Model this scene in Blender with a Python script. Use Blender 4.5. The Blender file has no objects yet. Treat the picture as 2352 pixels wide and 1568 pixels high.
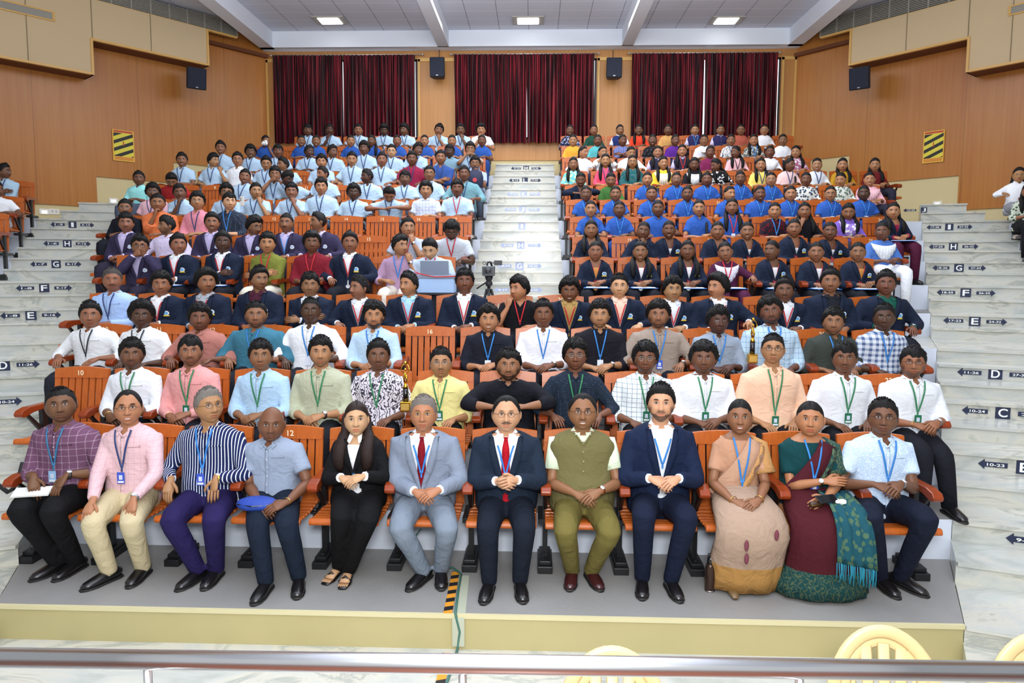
import bpy, math, random
import numpy as np
from mathutils import Vector, Matrix, Euler
random.seed(7); RNG = np.random.RandomState(7)
sc = bpy.context.scene
COL = sc.collection
PI = math.pi
R = math.radians
EYE = 2.55                                    # camera height over the hall floor
# ---------------------------------------------------------------- camera
FPX = 1570.0; PCX, PCY = 1176.0, 737.0
cam_d = bpy.data.cameras.new('camera'); cam = bpy.data.objects.new('camera', cam_d); COL.objects.link(cam)
cam_d.sensor_fit = 'HORIZONTAL'; cam_d.sensor_width = 36.0; cam_d.lens = 36.0*FPX/2352.0
cam_d.shift_y = -(784.0-PCY)/2352.0
cam_d.clip_start = .05; cam_d.clip_end = 200
CR = Matrix.Rotation(R(1.9), 3, 'Z') @ Matrix.Rotation(R(85.0), 3, 'X') @ Matrix.Rotation(.004, 3, 'Z')
cam.matrix_world = Matrix.Translation((0, 0, EYE)) @ CR.to_4x4()
sc.camera = cam
# ---------------------------------------------------------------- world, lights, exposure
sc.view_settings.view_transform = 'Standard'; sc.view_settings.look = 'None'
sc.view_settings.gamma = 1.0; sc.view_settings.exposure = 0.0
w = bpy.data.worlds.new('world'); sc.world = w; w.use_nodes = True
w.node_tree.nodes['Background'].inputs[0].default_value = (.93, .97, 1, 1)
w.node_tree.nodes['Background'].inputs[1].default_value = 0.55
def area_light(name, loc, rot, sx, sy, power, col=(1, 1, 1)):
    l = bpy.data.lights.new(name, 'AREA'); l.shape = 'RECTANGLE'; l.size = sx; l.size_y = sy; l.energy = power; l.color = col
    o = bpy.data.objects.new(name, l); COL.objects.link(o); o.location = loc; o.rotation_euler = rot; return o
# stage lighting behind and above the camera, and the photographer's flash
area_light("stage_light", (0, -2.5, 6.2), (R(62), 0, 0), 7, 2.0, 270, (1, .98, .95))
area_light('camera_flash', (0.1, -.3, 3.1), (R(84), 0, 0), .8, .5, 215, (1, 1, 1))
area_light('hall_light_front', (0, 4.0, 7.7), (0, 0, 0), 9, 3, 110, (1, 1, 1))
area_light('hall_light_middle', (0, 10.0, 7.75), (0, 0, 0), 8, 3, 330, (1, 1, 1))
area_light('hall_light_rear', (0, 14.6, 7.75), (0, 0, 0), 8, 2, 180, (1, 1, 1))

area_light('ceiling_fill', (0, .5, 4.4), (R(180), 0, 0), 3, 2, 800, (.90, .95, 1))  # unseen uplight added to brighten the ceiling, in place of bounced flash
area_light('ceiling_fill_rear', (0, 9, 6.2), (R(180), 0, 0), 10, 5, 760, (.90, .95, 1))  # second added uplight, no fixture there, lifts the rear ceiling

# ---------------------------------------------------------------- helpers
def px(x, y, Y=None, z=None):
    """photo pixel -> point of the hall at depth Y or at height z"""
    d = CR @ Vector(((x-PCX)/FPX, -(y-PCY)/FPX, -1.0))
    t = Y/d.y if Y is not None else (z-EYE)/d.z
    return Vector((d.x*t, d.y*t, EYE+d.z*t))
def proj(p):
    q = CR.transposed() @ (Vector(p)-Vector((0, 0, EYE)))
    return PCX-FPX*q.x/q.z, PCY+FPX*q.y/q.z
def lin(h):
    h = h.lstrip('#'); v = [int(h[i:i+2], 16)/255 for i in (0, 2, 4)]
    return tuple((c/12.92 if c <= .04045 else ((c+.055)/1.055)**2.4) for c in v)
MATS = {}
def mat(name, col='808080', rough=.6, metal=0, spec=.5, bump=0, bscale=60, emit=0, sheen=0, var=0, vscale=4, coat=0):
    if name in MATS: return MATS[name]
    m = bpy.data.materials.new(name); m.use_nodes = True; nt = m.node_tree; b = nt.nodes['Principled BSDF']
    c = lin(col)+(1,) if isinstance(col, str) else tuple(col)+(1,)
    b.inputs['Base Color'].default_value = c; b.inputs['Roughness'].default_value = rough
    b.inputs['Metallic'].default_value = metal; b.inputs['Specular IOR Level'].default_value = spec
    if coat: b.inputs['Coat Weight'].default_value = coat; b.inputs['Coat Roughness'].default_value = .12
    if sheen: b.inputs['Sheen Weight'].default_value = sheen
    if emit:
        b.inputs['Emission Color'].default_value = c; b.inputs['Emission Strength'].default_value = emit
    if bump or var:
        tc = nt.nodes.new('ShaderNodeTexCoord'); n = nt.nodes.new('ShaderNodeTexNoise')
        nt.links.new(tc.outputs['Object'], n.inputs['Vector']); n.inputs['Scale'].default_value = bscale; n.inputs['Detail'].default_value = 3
        if bump:
            bp = nt.nodes.new('ShaderNodeBump'); bp.inputs['Strength'].default_value = bump; bp.inputs['Distance'].default_value = .01
            nt.links.new(n.outputs['Fac'], bp.inputs['Height']); nt.links.new(bp.outputs['Normal'], b.inputs['Normal'])
        if var:
            n2 = nt.nodes.new('ShaderNodeTexNoise'); n2.inputs['Scale'].default_value = vscale; nt.links.new(tc.outputs['Object'], n2.inputs['Vector'])
            mx = nt.nodes.new('ShaderNodeMix'); mx.data_type = 'RGBA'; nt.links.new(n2.outputs['Fac'], mx.inputs[0])
            mx.inputs[6].default_value = tuple(v*(1-var) for v in c[:3])+(1,); mx.inputs[7].default_value = tuple(min(1, v*(1+var)) for v in c[:3])+(1,)
            nt.links.new(mx.outputs[2], b.inputs['Base Color'])
    MATS[name] = m; return m
def nodes_of(m): return m.node_tree, m.node_tree.nodes['Principled BSDF']
def mth(nt, op, a, b=None, c=None):
    n = nt.nodes.new('ShaderNodeMath'); n.operation = op
    for i, v in enumerate((a, b, c)):
        if v is None: continue
        if isinstance(v, (int, float)): n.inputs[i].default_value = v
        else: nt.links.new(v, n.inputs[i])
    return n.outputs[0]
def mixc(nt, fac, a, b):
    n = nt.nodes.new('ShaderNodeMix'); n.data_type = 'RGBA'
    for i, v in ((0, fac), (6, a), (7, b)):
        if isinstance(v, tuple): n.inputs[i].default_value = v
        elif isinstance(v, (int, float)): n.inputs[i].default_value = v
        else: nt.links.new(v, n.inputs[i])
    return n.outputs[2]
def objxyz(nt):
    tc = nt.nodes.new('ShaderNodeTexCoord'); s = nt.nodes.new('ShaderNodeSeparateXYZ'); nt.links.new(tc.outputs['Object'], s.inputs[0])
    return tc.outputs['Object'], s.outputs[0], s.outputs[1], s.outputs[2]
def band(nt, v, period, width, off=0.0):
    """1 inside a stripe of the given width repeated at the given period"""
    f = mth(nt, 'FRACT', mth(nt, 'ADD', mth(nt, 'DIVIDE', v, period), off+50))
    return mth(nt, 'LESS_THAN', f, width/period)
def cloth(c, pat=None, c2='ffffff', sc_=1.0):
    key = 'cloth_%s_%s_%s' % (c, pat, c2)
    if key in MATS: return MATS[key]
    m = mat(key, c, .85, spec=.15); nt, b = nodes_of(m)
    C1 = lin(c)+(1,); C2 = lin(c2)+(1,)
    v, X, Y, Z = objxyz(nt)
    # folds
    n = nt.nodes.new('ShaderNodeTexNoise'); n.inputs['Scale'].default_value = 9; n.inputs['Detail'].default_value = 3; n.inputs['Distortion'].default_value = 1.2
    nt.links.new(v, n.inputs['Vector'])
    bp = nt.nodes.new('ShaderNodeBump'); bp.inputs['Strength'].default_value = .55; bp.inputs['Distance'].default_value = .03
    nt.links.new(n.outputs['Fac'], bp.inputs['Height']); nt.links.new(bp.outputs['Normal'], b.inputs['Normal'])
    fac = None
    if pat == 'stripe': fac = band(nt, X, .021, .0055)
    elif pat == 'check':
        fac = mth(nt, 'MULTIPLY', mth(nt, 'ADD', band(nt, X, .05, .006), band(nt, Z, .05, .006)), .5)
    elif pat == 'grid':
        fac = mth(nt, 'MAXIMUM', band(nt, X, .04, .0035), band(nt, Z, .04, .0035))
    elif pat == 'plaid':
        fac = mth(nt, 'MULTIPLY', mth(nt, 'ADD', band(nt, X, .052, .024), band(nt, Z, .052, .024)), .5)
    elif pat == 'dots':
        vo = nt.nodes.new('ShaderNodeTexVoronoi'); vo.inputs['Scale'].default_value = 55; vo.inputs['Randomness'].default_value = .2
        nt.links.new(v, vo.inputs['Vector']); fac = mth(nt, 'LESS_THAN', vo.outputs['Distance'], .2)
    elif pat == 'print':
        wv = nt.nodes.new('ShaderNodeTexWave'); wv.inputs['Scale'].default_value = 9; wv.inputs['Distortion'].default_value = 14; wv.inputs['Detail'].default_value = 2
        wv.inputs['Detail Scale'].default_value = 2.2; nt.links.new(v, wv.inputs['Vector']); fac = mth(nt, 'GREATER_THAN', wv.outputs['Fac'], .72)
    elif pat == 'floral':
        vo = nt.nodes.new('ShaderNodeTexVoronoi'); vo.inputs['Scale'].default_value = 22; nt.links.new(v, vo.inputs['Vector'])
        fac = mth(nt, 'LESS_THAN', vo.outputs['Distance'], .42)
    elif pat == 'linen':
        n3 = nt.nodes.new('ShaderNodeTexNoise'); n3.inputs['Scale'].default_value = 1; mp = nt.nodes.new('ShaderNodeMapping'); mp.inputs['Scale'].default_value = (160, 160, 8)
        nt.links.new(v, mp.inputs[0]); nt.links.new(mp.outputs[0], n3.inputs['Vector']); fac = n3.outputs['Fac']
    elif pat == 'weave':
        n3 = nt.nodes.new('ShaderNodeTexNoise'); n3.inputs['Scale'].default_value = 140; nt.links.new(v, n3.inputs['Vector']); fac = mth(nt, 'GREATER_THAN', n3.outputs['Fac'], .56)
    if fac is not None: nt.links.new(mixc(nt, fac, C1, C2), b.inputs['Base Color'])
    return m
def tagp(o, label=None, cat=None, group=None, kind=None):
    if label: o['label'] = label
    if cat: o['category'] = cat
    if group: o['group'] = group
    if kind: o['kind'] = kind
    return o
def empty(name, loc, rz=0, label=None, cat=None, group=None):
    o = bpy.data.objects.new(name, None); o.location = loc; o.rotation_euler = (0, 0, rz); o.empty_display_size = .1
    COL.objects.link(o); return tagp(o, label, cat, group)
class MB:
    """collects pieces of one mesh"""
    def __init__(s): s.v = []; s.f = []; s.m = []; s.n = 0; s.c = []
    def add(s, v, f, m=0, c=None):
        v = np.asarray(v, float).reshape(-1, 3); s.v.append(v); n = s.n
        s.f += [tuple(i+n for i in q) for q in f]; s.m += [m]*len(f); s.n += len(v)
        if c is None: c = (.5, .5, .5)
        c = np.asarray(c, float); s.c.append(np.tile(c, (len(v), 1)) if c.ndim == 1 else c)
        return s
    def box(s, x0, x1, y0, y1, z0, z1, m=0):
        v = [(x, y, z) for z in (z0, z1) for y in (y0, y1) for x in (x0, x1)]
        return s.add(v, [(0, 2, 3, 1), (4, 5, 7, 6), (0, 1, 5, 4), (2, 6, 7, 3), (0, 4, 6, 2), (1, 3, 7, 5)], m)
    def prism(s, poly, z0, z1, m=0, top=None):
        """poly: counter-clockwise list of (x,y)"""
        n = len(poly); v = [(x, y, z0) for x, y in poly]+[(x, y, z1) for x, y in poly]
        s.add(v, [(i, (i+1) % n, n+(i+1) % n, n+i) for i in range(n)]+[tuple(range(n-1, -1, -1))], m)
        s.f.append(tuple(s.n-n+i for i in range(n))); s.m.append(m if top is None else top); return s
    def xprism(s, poly, x0, x1, m=0):
        """poly: list of (y,z) swept along x"""
        n = len(poly); v = [(x0, y, z) for y, z in poly]+[(x1, y, z) for y, z in poly]
        return s.add(v, [(i, (i+1) % n, n+(i+1) % n, n+i) for i in range(n)]+[tuple(range(n-1, -1, -1)), tuple(range(n, 2*n))], m)
    def yprism(s, poly, y0, y1, m=0):
        n = len(poly); v = [(x, y0, z) for x, z in poly]+[(x, y1, z) for x, z in poly]
        return s.add(v, [(i, n+i, n+(i+1) % n, (i+1) % n) for i in range(n)]+[tuple(range(n)), tuple(range(2*n-1, n-1, -1))], m)
    def tube(s, pts, rad, n=8, m=0, c=None, flat=None, up=None):
        """tapered tube through the points; rad numbers or (a,b) pairs; closed at both ends"""
        P = [Vector(p) for p in pts]; K = len(P); V = []; ring0 = None
        T = []
        for i in range(K):
            t = (P[min(i+1, K-1)]-P[max(i-1, 0)]); T.append(t.normalized() if t.length > 1e-9 else Vector((0, 0, 1)))
        u = Vector(up) if up is not None else (Vector((1, 0, 0)) if abs(T[0].x) < .9 else Vector((0, 1, 0)))
        for i in range(K):
            u = (u-T[i]*u.dot(T[i])).normalized(); w_ = T[i].cross(u)
            r = rad[i] if isinstance(rad, (list, tuple)) else rad
            a, b = r if isinstance(r, (tuple, list)) else (r, r)
            for k in range(n):
                q = 2*PI*k/n; V.append(P[i]+u*(a*math.cos(q))+w_*(b*math.sin(q)))
        F = [(i*n+k, i*n+(k+1) % n, (i+1)*n+(k+1) % n, (i+1)*n+k) for i in range(K-1) for k in range(n)]
        F += [tuple(range(n-1, -1, -1)), tuple((K-1)*n+k for k in range(n))]
        return s.add([tuple(p) for p in V], F, m, c)
    def ball(s, c0, r, nu=10, nv=7, m=0, c=None):
        r = r if isinstance(r, (tuple, list)) else (r, r, r); v = []; f = []
        for j in range(1, nv):
            a = PI*j/nv
            for i in range(nu):
                b = 2*PI*i/nu; v.append((c0[0]+r[0]*math.sin(a)*math.cos(b), c0[1]+r[1]*math.sin(a)*math.sin(b), c0[2]-r[2]*math.cos(a)))
        for j in range(nv-2):
            for i in range(nu): f.append((j*nu+i, j*nu+(i+1) % nu, (j+1)*nu+(i+1) % nu, (j+1)*nu+i))
        v += [(c0[0], c0[1], c0[2]-r[2]), (c0[0], c0[1], c0[2]+r[2])]; B = len(v)-2; T = len(v)-1
        for i in range(nu): f.append((B, (i+1) % nu, i)); f.append((T, (nv-2)*nu+i, (nv-2)*nu+(i+1) % nu))
        return s.add(v, f, m, c)
    def grid(s, V, nu, nv, m=0, c=None, closed=False):
        """V is nv rows of nu points"""
        F = [(j*nu+i, j*nu+(i+1) % nu, (j+1)*nu+(i+1) % nu, (j+1)*nu+i) for j in range(nv-1) for i in range(nu if closed else nu-1)]
        return s.add(V, F, m, c)
    def mesh(s, name, smooth=False, color=False):
        me = bpy.data.meshes.new(name)
        V = np.concatenate(s.v) if s.v else np.zeros((0, 3))
        me.from_pydata(V.tolist(), [], s.f)
        if any(s.m): me.polygons.foreach_set('material_index', s.m)
        if smooth: me.polygons.foreach_set('use_smooth', [True]*len(me.polygons))
        if color:
            ca = me.color_attributes.new('tone', 'FLOAT_COLOR', 'POINT'); cc = np.ones((len(V), 4)); cc[:, :3] = np.concatenate(s.c)
            ca.data.foreach_set('color', cc.ravel())
        me.update(); return me
    def obj(s, name, mats, parent=None, smooth=False, color=False, loc=None, rot=None):
        return link(name, s.mesh(name, smooth, color), mats, parent, loc, rot)
def link(name, me, mats, parent=None, loc=None, rot=None):
    if mats is not None and len(me.materials) == 0:
        for m in (mats if isinstance(mats, (list, tuple)) else [mats]): me.materials.append(m)
    o = bpy.data.objects.new(name, me); COL.objects.link(o)
    if parent is not None: o.parent = parent
    if loc is not None: o.location = loc
    if rot is not None: o.rotation_euler = rot
    return o
def bevel(o, wd=.004, seg=2):
    b = o.modifiers.new('bevel', 'BEVEL'); b.width = wd; b.segments = seg; b.limit_method = 'ANGLE'; b.angle_limit = R(40); return o
def struct(o): o['kind'] = 'structure'; return o
ORD = ['zeroth', 'first', 'second', 'third', 'fourth', 'fifth', 'sixth', 'seventh', 'eighth', 'ninth', 'tenth', 'eleventh', 'twelfth', 'thirteenth', 'fourteenth', 'fifteenth', 'sixteenth']
# lettering: every string is built once as a flat mesh facing -Y, centred on its origin, height 1
TXT = {}
def prepare_text(strings):
    tmp = []
    for s_ in sorted(set(strings)):
        cu = bpy.data.curves.new('lettering', 'FONT'); cu.body = s_; cu.extrude = .04; cu.align_x = 'CENTER'; cu.align_y = 'CENTER'; cu.offset = .018
        o = bpy.data.objects.new('lettering', cu); COL.objects.link(o); tmp.append((s_, o, cu))
    bpy.context.view_layer.update(); dg = bpy.context.evaluated_depsgraph_get()
    for s_, o, cu in tmp:
        me = bpy.data.meshes.new_from_object(o.evaluated_get(dg)); n = len(me.vertices); a = np.zeros(n*3); me.vertices.foreach_get('co', a); a = a.reshape(-1, 3)
        a[:, 0] -= (a[:, 0].max()+a[:, 0].min())/2; a[:, 1] -= (a[:, 1].max()+a[:, 1].min())/2; a /= max(1e-6, a[:, 1].max()-a[:, 1].min())
        TXT[s_] = (a[:, [0, 2, 1]]*np.array([1, -1, 1]), [tuple(p.vertices) for p in me.polygons])
        bpy.data.meshes.remove(me); bpy.data.objects.remove(o); bpy.data.curves.remove(cu)
def text_obj(name, s_, h, m, parent, loc, rz=0, width=None, slant=0):
    v, f = TXT[s_]; v = v*h
    if width: v = v*np.array([width/max(1e-6, (v[:, 0].max()-v[:, 0].min())), 1, 1])
    v[:, 1] = v[:, 1]*.05
    return link(name, MB().add(v, f).mesh(name), m, parent, loc, (slant, 0, rz))
# ---------------------------------------------------------------- rows
ROWS = 'ABCDEFGHIJKLM'
FLOOR = dict(zip(ROWS+'N', [.24, .56, .88, 1.17, 1.61, 1.90, 2.24, 2.57, 2.91, 3.28, 3.65, 4.03, 4.41, 4.78]))
BACK = dict(zip(ROWS, [5.2, 6.05, 6.87, 7.64, 8.9, 9.65, 10.6, 11.42, 12.38, 13.27, 14.15, 15.02, 15.92]))   # depth of the chair backs
FRONT = dict(zip(ROWS+'N', [4.29, 5.28, 6.13, 6.95, 7.66, 8.98, 9.73, 10.68, 11.5, 12.45, 13.35, 14.23, 15.1, 16.0]))   # front edge of each platform
BWY = 17.1; CL = Vector((-6.67, BWY)); CRN = Vector((6.26, BWY)); DL = Vector((-.63, -.777)); DR = Vector((.63, -.777))
NL = Vector((.777, -.63)); NR = Vector((-.777, -.63)); CEIL = EYE+5.47
AX0, AX1 = -.92, .42                                     # centre aisle
def wallx(side, Y): return (CL.x-(BWY-Y)*.811) if side < 0 else (CRN.x+(BWY-Y)*.811)
def edge(side, Y):
    x = (-4.1-.5*(Y-5.28)) if side < 0 else (3.26+.5*(Y-5.28))
    w_ = wallx(side, Y)
    return max(x, w_+.03) if side < 0 else min(x, w_-.03)
# materials of the hall
def m_marble():
    m = mat('marble', 'd0d0c6', .22, spec=.5); nt, b = nodes_of(m); v, X, Y, Z = objxyz(nt)
    n = nt.nodes.new('ShaderNodeTexNoise'); n.inputs['Scale'].default_value = 1.5; n.inputs['Detail'].default_value = 9; n.inputs['Roughness'].default_value = .62; n.inputs['Distortion'].default_value = 1.1
    mp = nt.nodes.new('ShaderNodeMapping'); mp.inputs['Scale'].default_value = (.8, 1.6, 2.2); mp.inputs['Rotation'].default_value = (0, 0, .5)
    nt.links.new(v, mp.inputs[0]); nt.links.new(mp.outputs[0], n.inputs['Vector'])
    r = nt.nodes.new('ShaderNodeValToRGB'); nt.links.new(n.outputs['Fac'], r.inputs[0]); e = r.color_ramp.elements
    e[0].position = .30; e[0].color = lin('a5aaa4')+(1,); e[1].position = .45; e[1].color = lin('bfc2bd')+(1,)
    for p, c in ((.54, 'cac8bc'), (.60, 'a6aaa3'), (.64, 'c6c4b8'), (.9, 'cdc7b4')):
        q = e.new(p); q.color = lin(c)+(1,)
    nt.links.new(r.outputs[0], b.inputs['Base Color']); return m
def m_wood(name, c1, c2, sc_=1.0, rough=.35, panel=0):
    m = mat(name, c1, rough, spec=.35); nt, b = nodes_of(m); v, X, Y, Z = objxyz(nt)
    mp = nt.nodes.new('ShaderNodeMapping'); mp.inputs['Scale'].default_value = (9*sc_, 9*sc_, .35*sc_); nt.links.new(v, mp.inputs[0])
    n = nt.nodes.new('ShaderNodeTexNoise'); n.inputs['Scale'].default_value = 2.2; n.inputs['Detail'].default_value = 5; nt.links.new(mp.outputs[0], n.inputs['Vector'])
    n2 = nt.nodes.new('ShaderNodeTexNoise'); n2.inputs['Scale'].default_value = .55; nt.links.new(v, n2.inputs['Vector'])
    f = mth(nt, 'ADD', mth(nt, 'MULTIPLY', n.outputs['Fac'], .6), mth(nt, 'MULTIPLY', n2.outputs['Fac'], .4))
    f = mth(nt, 'MULTIPLY_ADD', f, 1.9, -.45); c = mixc(nt, f, lin(c1)+(1,), lin(c2)+(1,))
    if panel:
        s_ = band(nt, X, panel, .010); c = mixc(nt, mth(nt, 'MULTIPLY', s_, .35), c, lin('5a3212')+(1,))
    nt.links.new(c, b.inputs['Base Color']); return m
MARBLE = m_marble()
WALLWOOD = m_wood('wall_veneer', 'a6622a', 'bd8242', 1, .3, 1.22)
BACKWOOD = m_wood('back_wall_veneer', 'b07840', 'c9935a', .8, .35, 1.0)
TRIM = m_wood('edge_trim', 'd3a45a', 'e0b56c', 2)
DADO = mat('cream_plaster', 'd6c595', .8, var=.04, vscale=2)
PANEL = mat('beige_panel', 'd0b892', .75, var=.03, vscale=1.3)
SEAM = mat('panel_seam', '8d7c62', .9)
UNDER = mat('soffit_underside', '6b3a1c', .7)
WHITE = mat('white_paint', 'd8e0ee', .6, var=.03, vscale=5)
CEILW = mat('ceiling_white', 'e4e9f2', .7)
GREYF = mat('grey_floor', '8f8e8c', .55, bump=.15, bscale=30, var=.16, vscale=2.2)
CREAMR = mat('cream_riser', 'b3a878', .6, var=.06, vscale=3)
STEEL = mat('polished_steel', 'f0f1f4', .27, metal=1.0)
def m_ceiling():
    m = mat('ceiling_tiles', 'c3c8d8', .8); nt, b = nodes_of(m); v, X, Y, Z = objxyz(nt)
    g = mth(nt, 'MAXIMUM', band(nt, mth(nt, 'ADD', X, .2), .69, .022), 0)
    n = nt.nodes.new('ShaderNodeTexNoise'); n.inputs['Scale'].default_value = 60; nt.links.new(v, n.inputs['Vector'])
    base = mixc(nt, mth(nt, 'MULTIPLY', n.outputs['Fac'], .35), lin('d6dae6')+(1,), lin('b9bdcc')+(1,))
    c = mixc(nt, mth(nt, 'MULTIPLY', g, .7), base, lin('7c8290')+(1,))
    g2 = band(nt, Y, .5, .02); c = mixc(nt, mth(nt, 'MULTIPLY', g2, .9), c, lin('eceff7')+(1,))
    nt.links.new(c, b.inputs['Base Color']); return m
CEILM = m_ceiling()

# ---------------------------------------------------------------- floor of the hall and seating platforms
m = MB(); m.box(-14, 14, -1.6, FRONT['A']+.5, -.1, 0); struct(m.obj('floor', MARBLE))
m = MB(); m.box(-14, 14, 1.3, 1.62, .3, .9); m.box(-14, 14, -3.2, 1.62, .9-.06, .9)
# platforms
def platform(name, x0a, x1a, x0b, x1b, y0, y1, z, side, top):
    m = MB(); m.prism([(x0a, y0), (x1a, y0), (x1b, y1), (x0b, y1)], 0, z, 0, 1)
    return struct(m.obj(name, [side, top]))
names = list(ROWS+'N')
for i, r_ in enumerate(ROWS+'N'):
    y0 = FRONT[r_]; y1 = FRONT[names[i+1]] if i+1 < len(names) else BWY-.02
    side = CREAMR if r_ == 'A' else WHITE; top = GREYF
    if r_ in 'ABCD': platform('floor_platform', edge(-1, y0), edge(1, y0), edge(-1, y1), edge(1, y1), y0, y1+.01, FLOOR[r_], side, top)
    elif r_ == 'E':   # the wide walkway
        platform('floor_platform', edge(-1, y0), edge(1, y0), edge(-1, y1), edge(1, y1), y0, y1+.01, FLOOR[r_], WHITE, MARBLE)
    else:
        e0, e1, e2, e3 = edge(-1, y0), edge(-1, y1), edge(1, y0), edge(1, y1)
        if r_ in 'KLMN': e0 = e1 = {'K': -6.75, 'L': -6.2, 'M': -5.8, 'N': -5.8}[r_]; e2 = e3 = {'K': 5.9, 'L': 5.9, 'M': 6.1, 'N': 6.1}[r_]; side = DADO if r_ == 'N' else WHITE
        platform('floor_platform', e0, AX0, e1, AX0, y0, y1+.01, FLOOR[r_], side, top)
        platform('floor_platform', AX1, e2, AX1, e3, y0, y1+.01, FLOOR[r_], side, top)
# front nosing of the lowest platform
m = MB(); y = FRONT['A']; m.box(edge(-1, y), edge(1, y), y-.012, y+.01, .215, .243); struct(m.obj('trim_1', mat('nosing_cream', 'cfc69c', .5)))
# centre stairs
m = MB(); a = 'EFGHIJKLM'
for r_ in a:
    nx = names[names.index(r_)+1]; y = FRONT[nx]; zf = FLOOR[r_]; zn = FLOOR[nx]; h = (zn-zf)/2
    m.box(AX0, AX1, y-.40, y+.02, zf-.02, zf+h); m.box(AX0, AX1, y-.425, y-.39, zf+h-.028, zf+h+.002)
    if nx in 'FGHIJKLMN':
        y2 = FRONT[names[names.index(nx)+1]] if nx != 'N' else BWY-.02
        m.box(AX0, AX1, y, y2+.02, zf-.02, zn); m.box(AX0, AX1, y-.025, y+.01, zn-.028, zn+.002)
struct(m.obj('floor_stairs_centre', MARBLE))
# side stairs, skewed outwards
SW = 1.3; SK = R(19)
def outdir(s): return Vector((s*math.cos(SK), -math.sin(SK)))
def inner(s, Y): return Vector((edge(s, Y), Y))
def clipw(s, p):
    w_ = wallx(s, p.y)
    if s*p.x > s*w_: p = Vector((w_-s*.02, p.y))
    return p
def skew_block(m, s, Ya, Yb, z0, z1, t0=0, t1=SW, nose=True, mi=0, top=None):
    d = outdir(s)
    pts = [inner(s, Ya)+d*t0, inner(s, Ya)+d*t1, inner(s, Yb)+d*t1, inner(s, Yb)+d*t0]
    pts = [clipw(s, p) for p in pts]
    if (pts[0]-pts[1]).length < .05: return
    poly = [(p.x, p.y) for p in pts]
    if s < 0: poly = poly[::-1]
    m.prism(poly, z0, z1, mi, top)
    if nose:
        f = Vector((-d.y*s*0, -.024)); q = [pts[0]+f, pts[1]+f, pts[1]+Vector((0, .01)), pts[0]+Vector((0, .01))]; q = [(p.x, p.y) for p in q]
        m.prism(q if s > 0 else q[::-1], z1-.026, z1+.002, mi)
for s, nm in ((-1, 'left'), (1, 'right')):
    m = MB(); m2 = MB()
    Y0 = FRONT['A']-.62
    skew_block(m, s, Y0+.24, FRONT['A']+.1, 0, .12)
    for i, r_ in enumerate(ROWS[:10]):
        nx = names[i+1]; y0, y1 = FRONT[r_], FRONT[nx]; zf, zn = FLOOR[r_], FLOOR[nx]; h = (zn-zf)/2
        skew_block(m, s, y0, y1+.01, 0, zf, t0=.004)
        if r_ == 'D':
            h = (zn-zf)/3; skew_block(m, s, y1-.5, y1+.01, zf-.02, zf+h); skew_block(m, s, y1-.2, y1+.21, zf-.02, zf+2*h)
        else: skew_block(m, s, y1-.40, y1+.01, zf-.02, zf+h, t1=SW if r_ != 'J' else 1.0)
        if r_ == 'J': skew_block(m, s, y1, y1+.5, zf-.02, zn, t1=.75)
        if r_ in 'EFGHIJ': skew_block(m2, s, y0, y1+.01, 0, zf, t0=SW, t1=SW+2.6, nose=False, mi=0, top=1)
    struct(m.obj('floor_stairs_'+nm, MARBLE)); struct(m2.obj('floor_side_'+nm, [WHITE, GREYF]))

# ---------------------------------------------------------------- walls
def wallface(m, s, t0, t1, z0, z1, th=.0, mi=0, off=0.0):
    """slab on the angled side wall, t measured from the rear corner, off = distance in front of the wall"""
    c, d, n = (CL, DL, NL) if s < 0 else (CRN, DR, NR)
    a = c+d*t0+n*off; b = c+d*t1+n*off; e = b+n*th; f = a+n*th
    poly = [(a.x, a.y), (b.x, b.y), (e.x, e.y), (f.x, f.y)]
    ar = sum(poly[i][0]*poly[(i+1) % 4][1]-poly[(i+1) % 4][0]*poly[i][1] for i in range(4))
    m.prism(poly if ar > 0 else poly[::-1], z0, z1, mi)
def t_at(s, x, off=0.0):
    c, d, n = (CL, DL, NL) if s < 0 else (CRN, DR, NR); lo, hi = -1., 14.
    for _ in range(50):
        mid = (lo+hi)/2; p = c+n*off+d*mid; u = proj((p.x, p.y, 4))[0]
        if (u < x) == (s > 0): lo = mid
        else: hi = mid
    return (lo+hi)/2
def z_at(s, x, y, off=0.0):
    c, d, n = (CL, DL, NL) if s < 0 else (CRN, DR, NR); p = c+n*off+d*t_at(s, x, off)
    return px(x, y, Y=p.y).z
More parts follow.
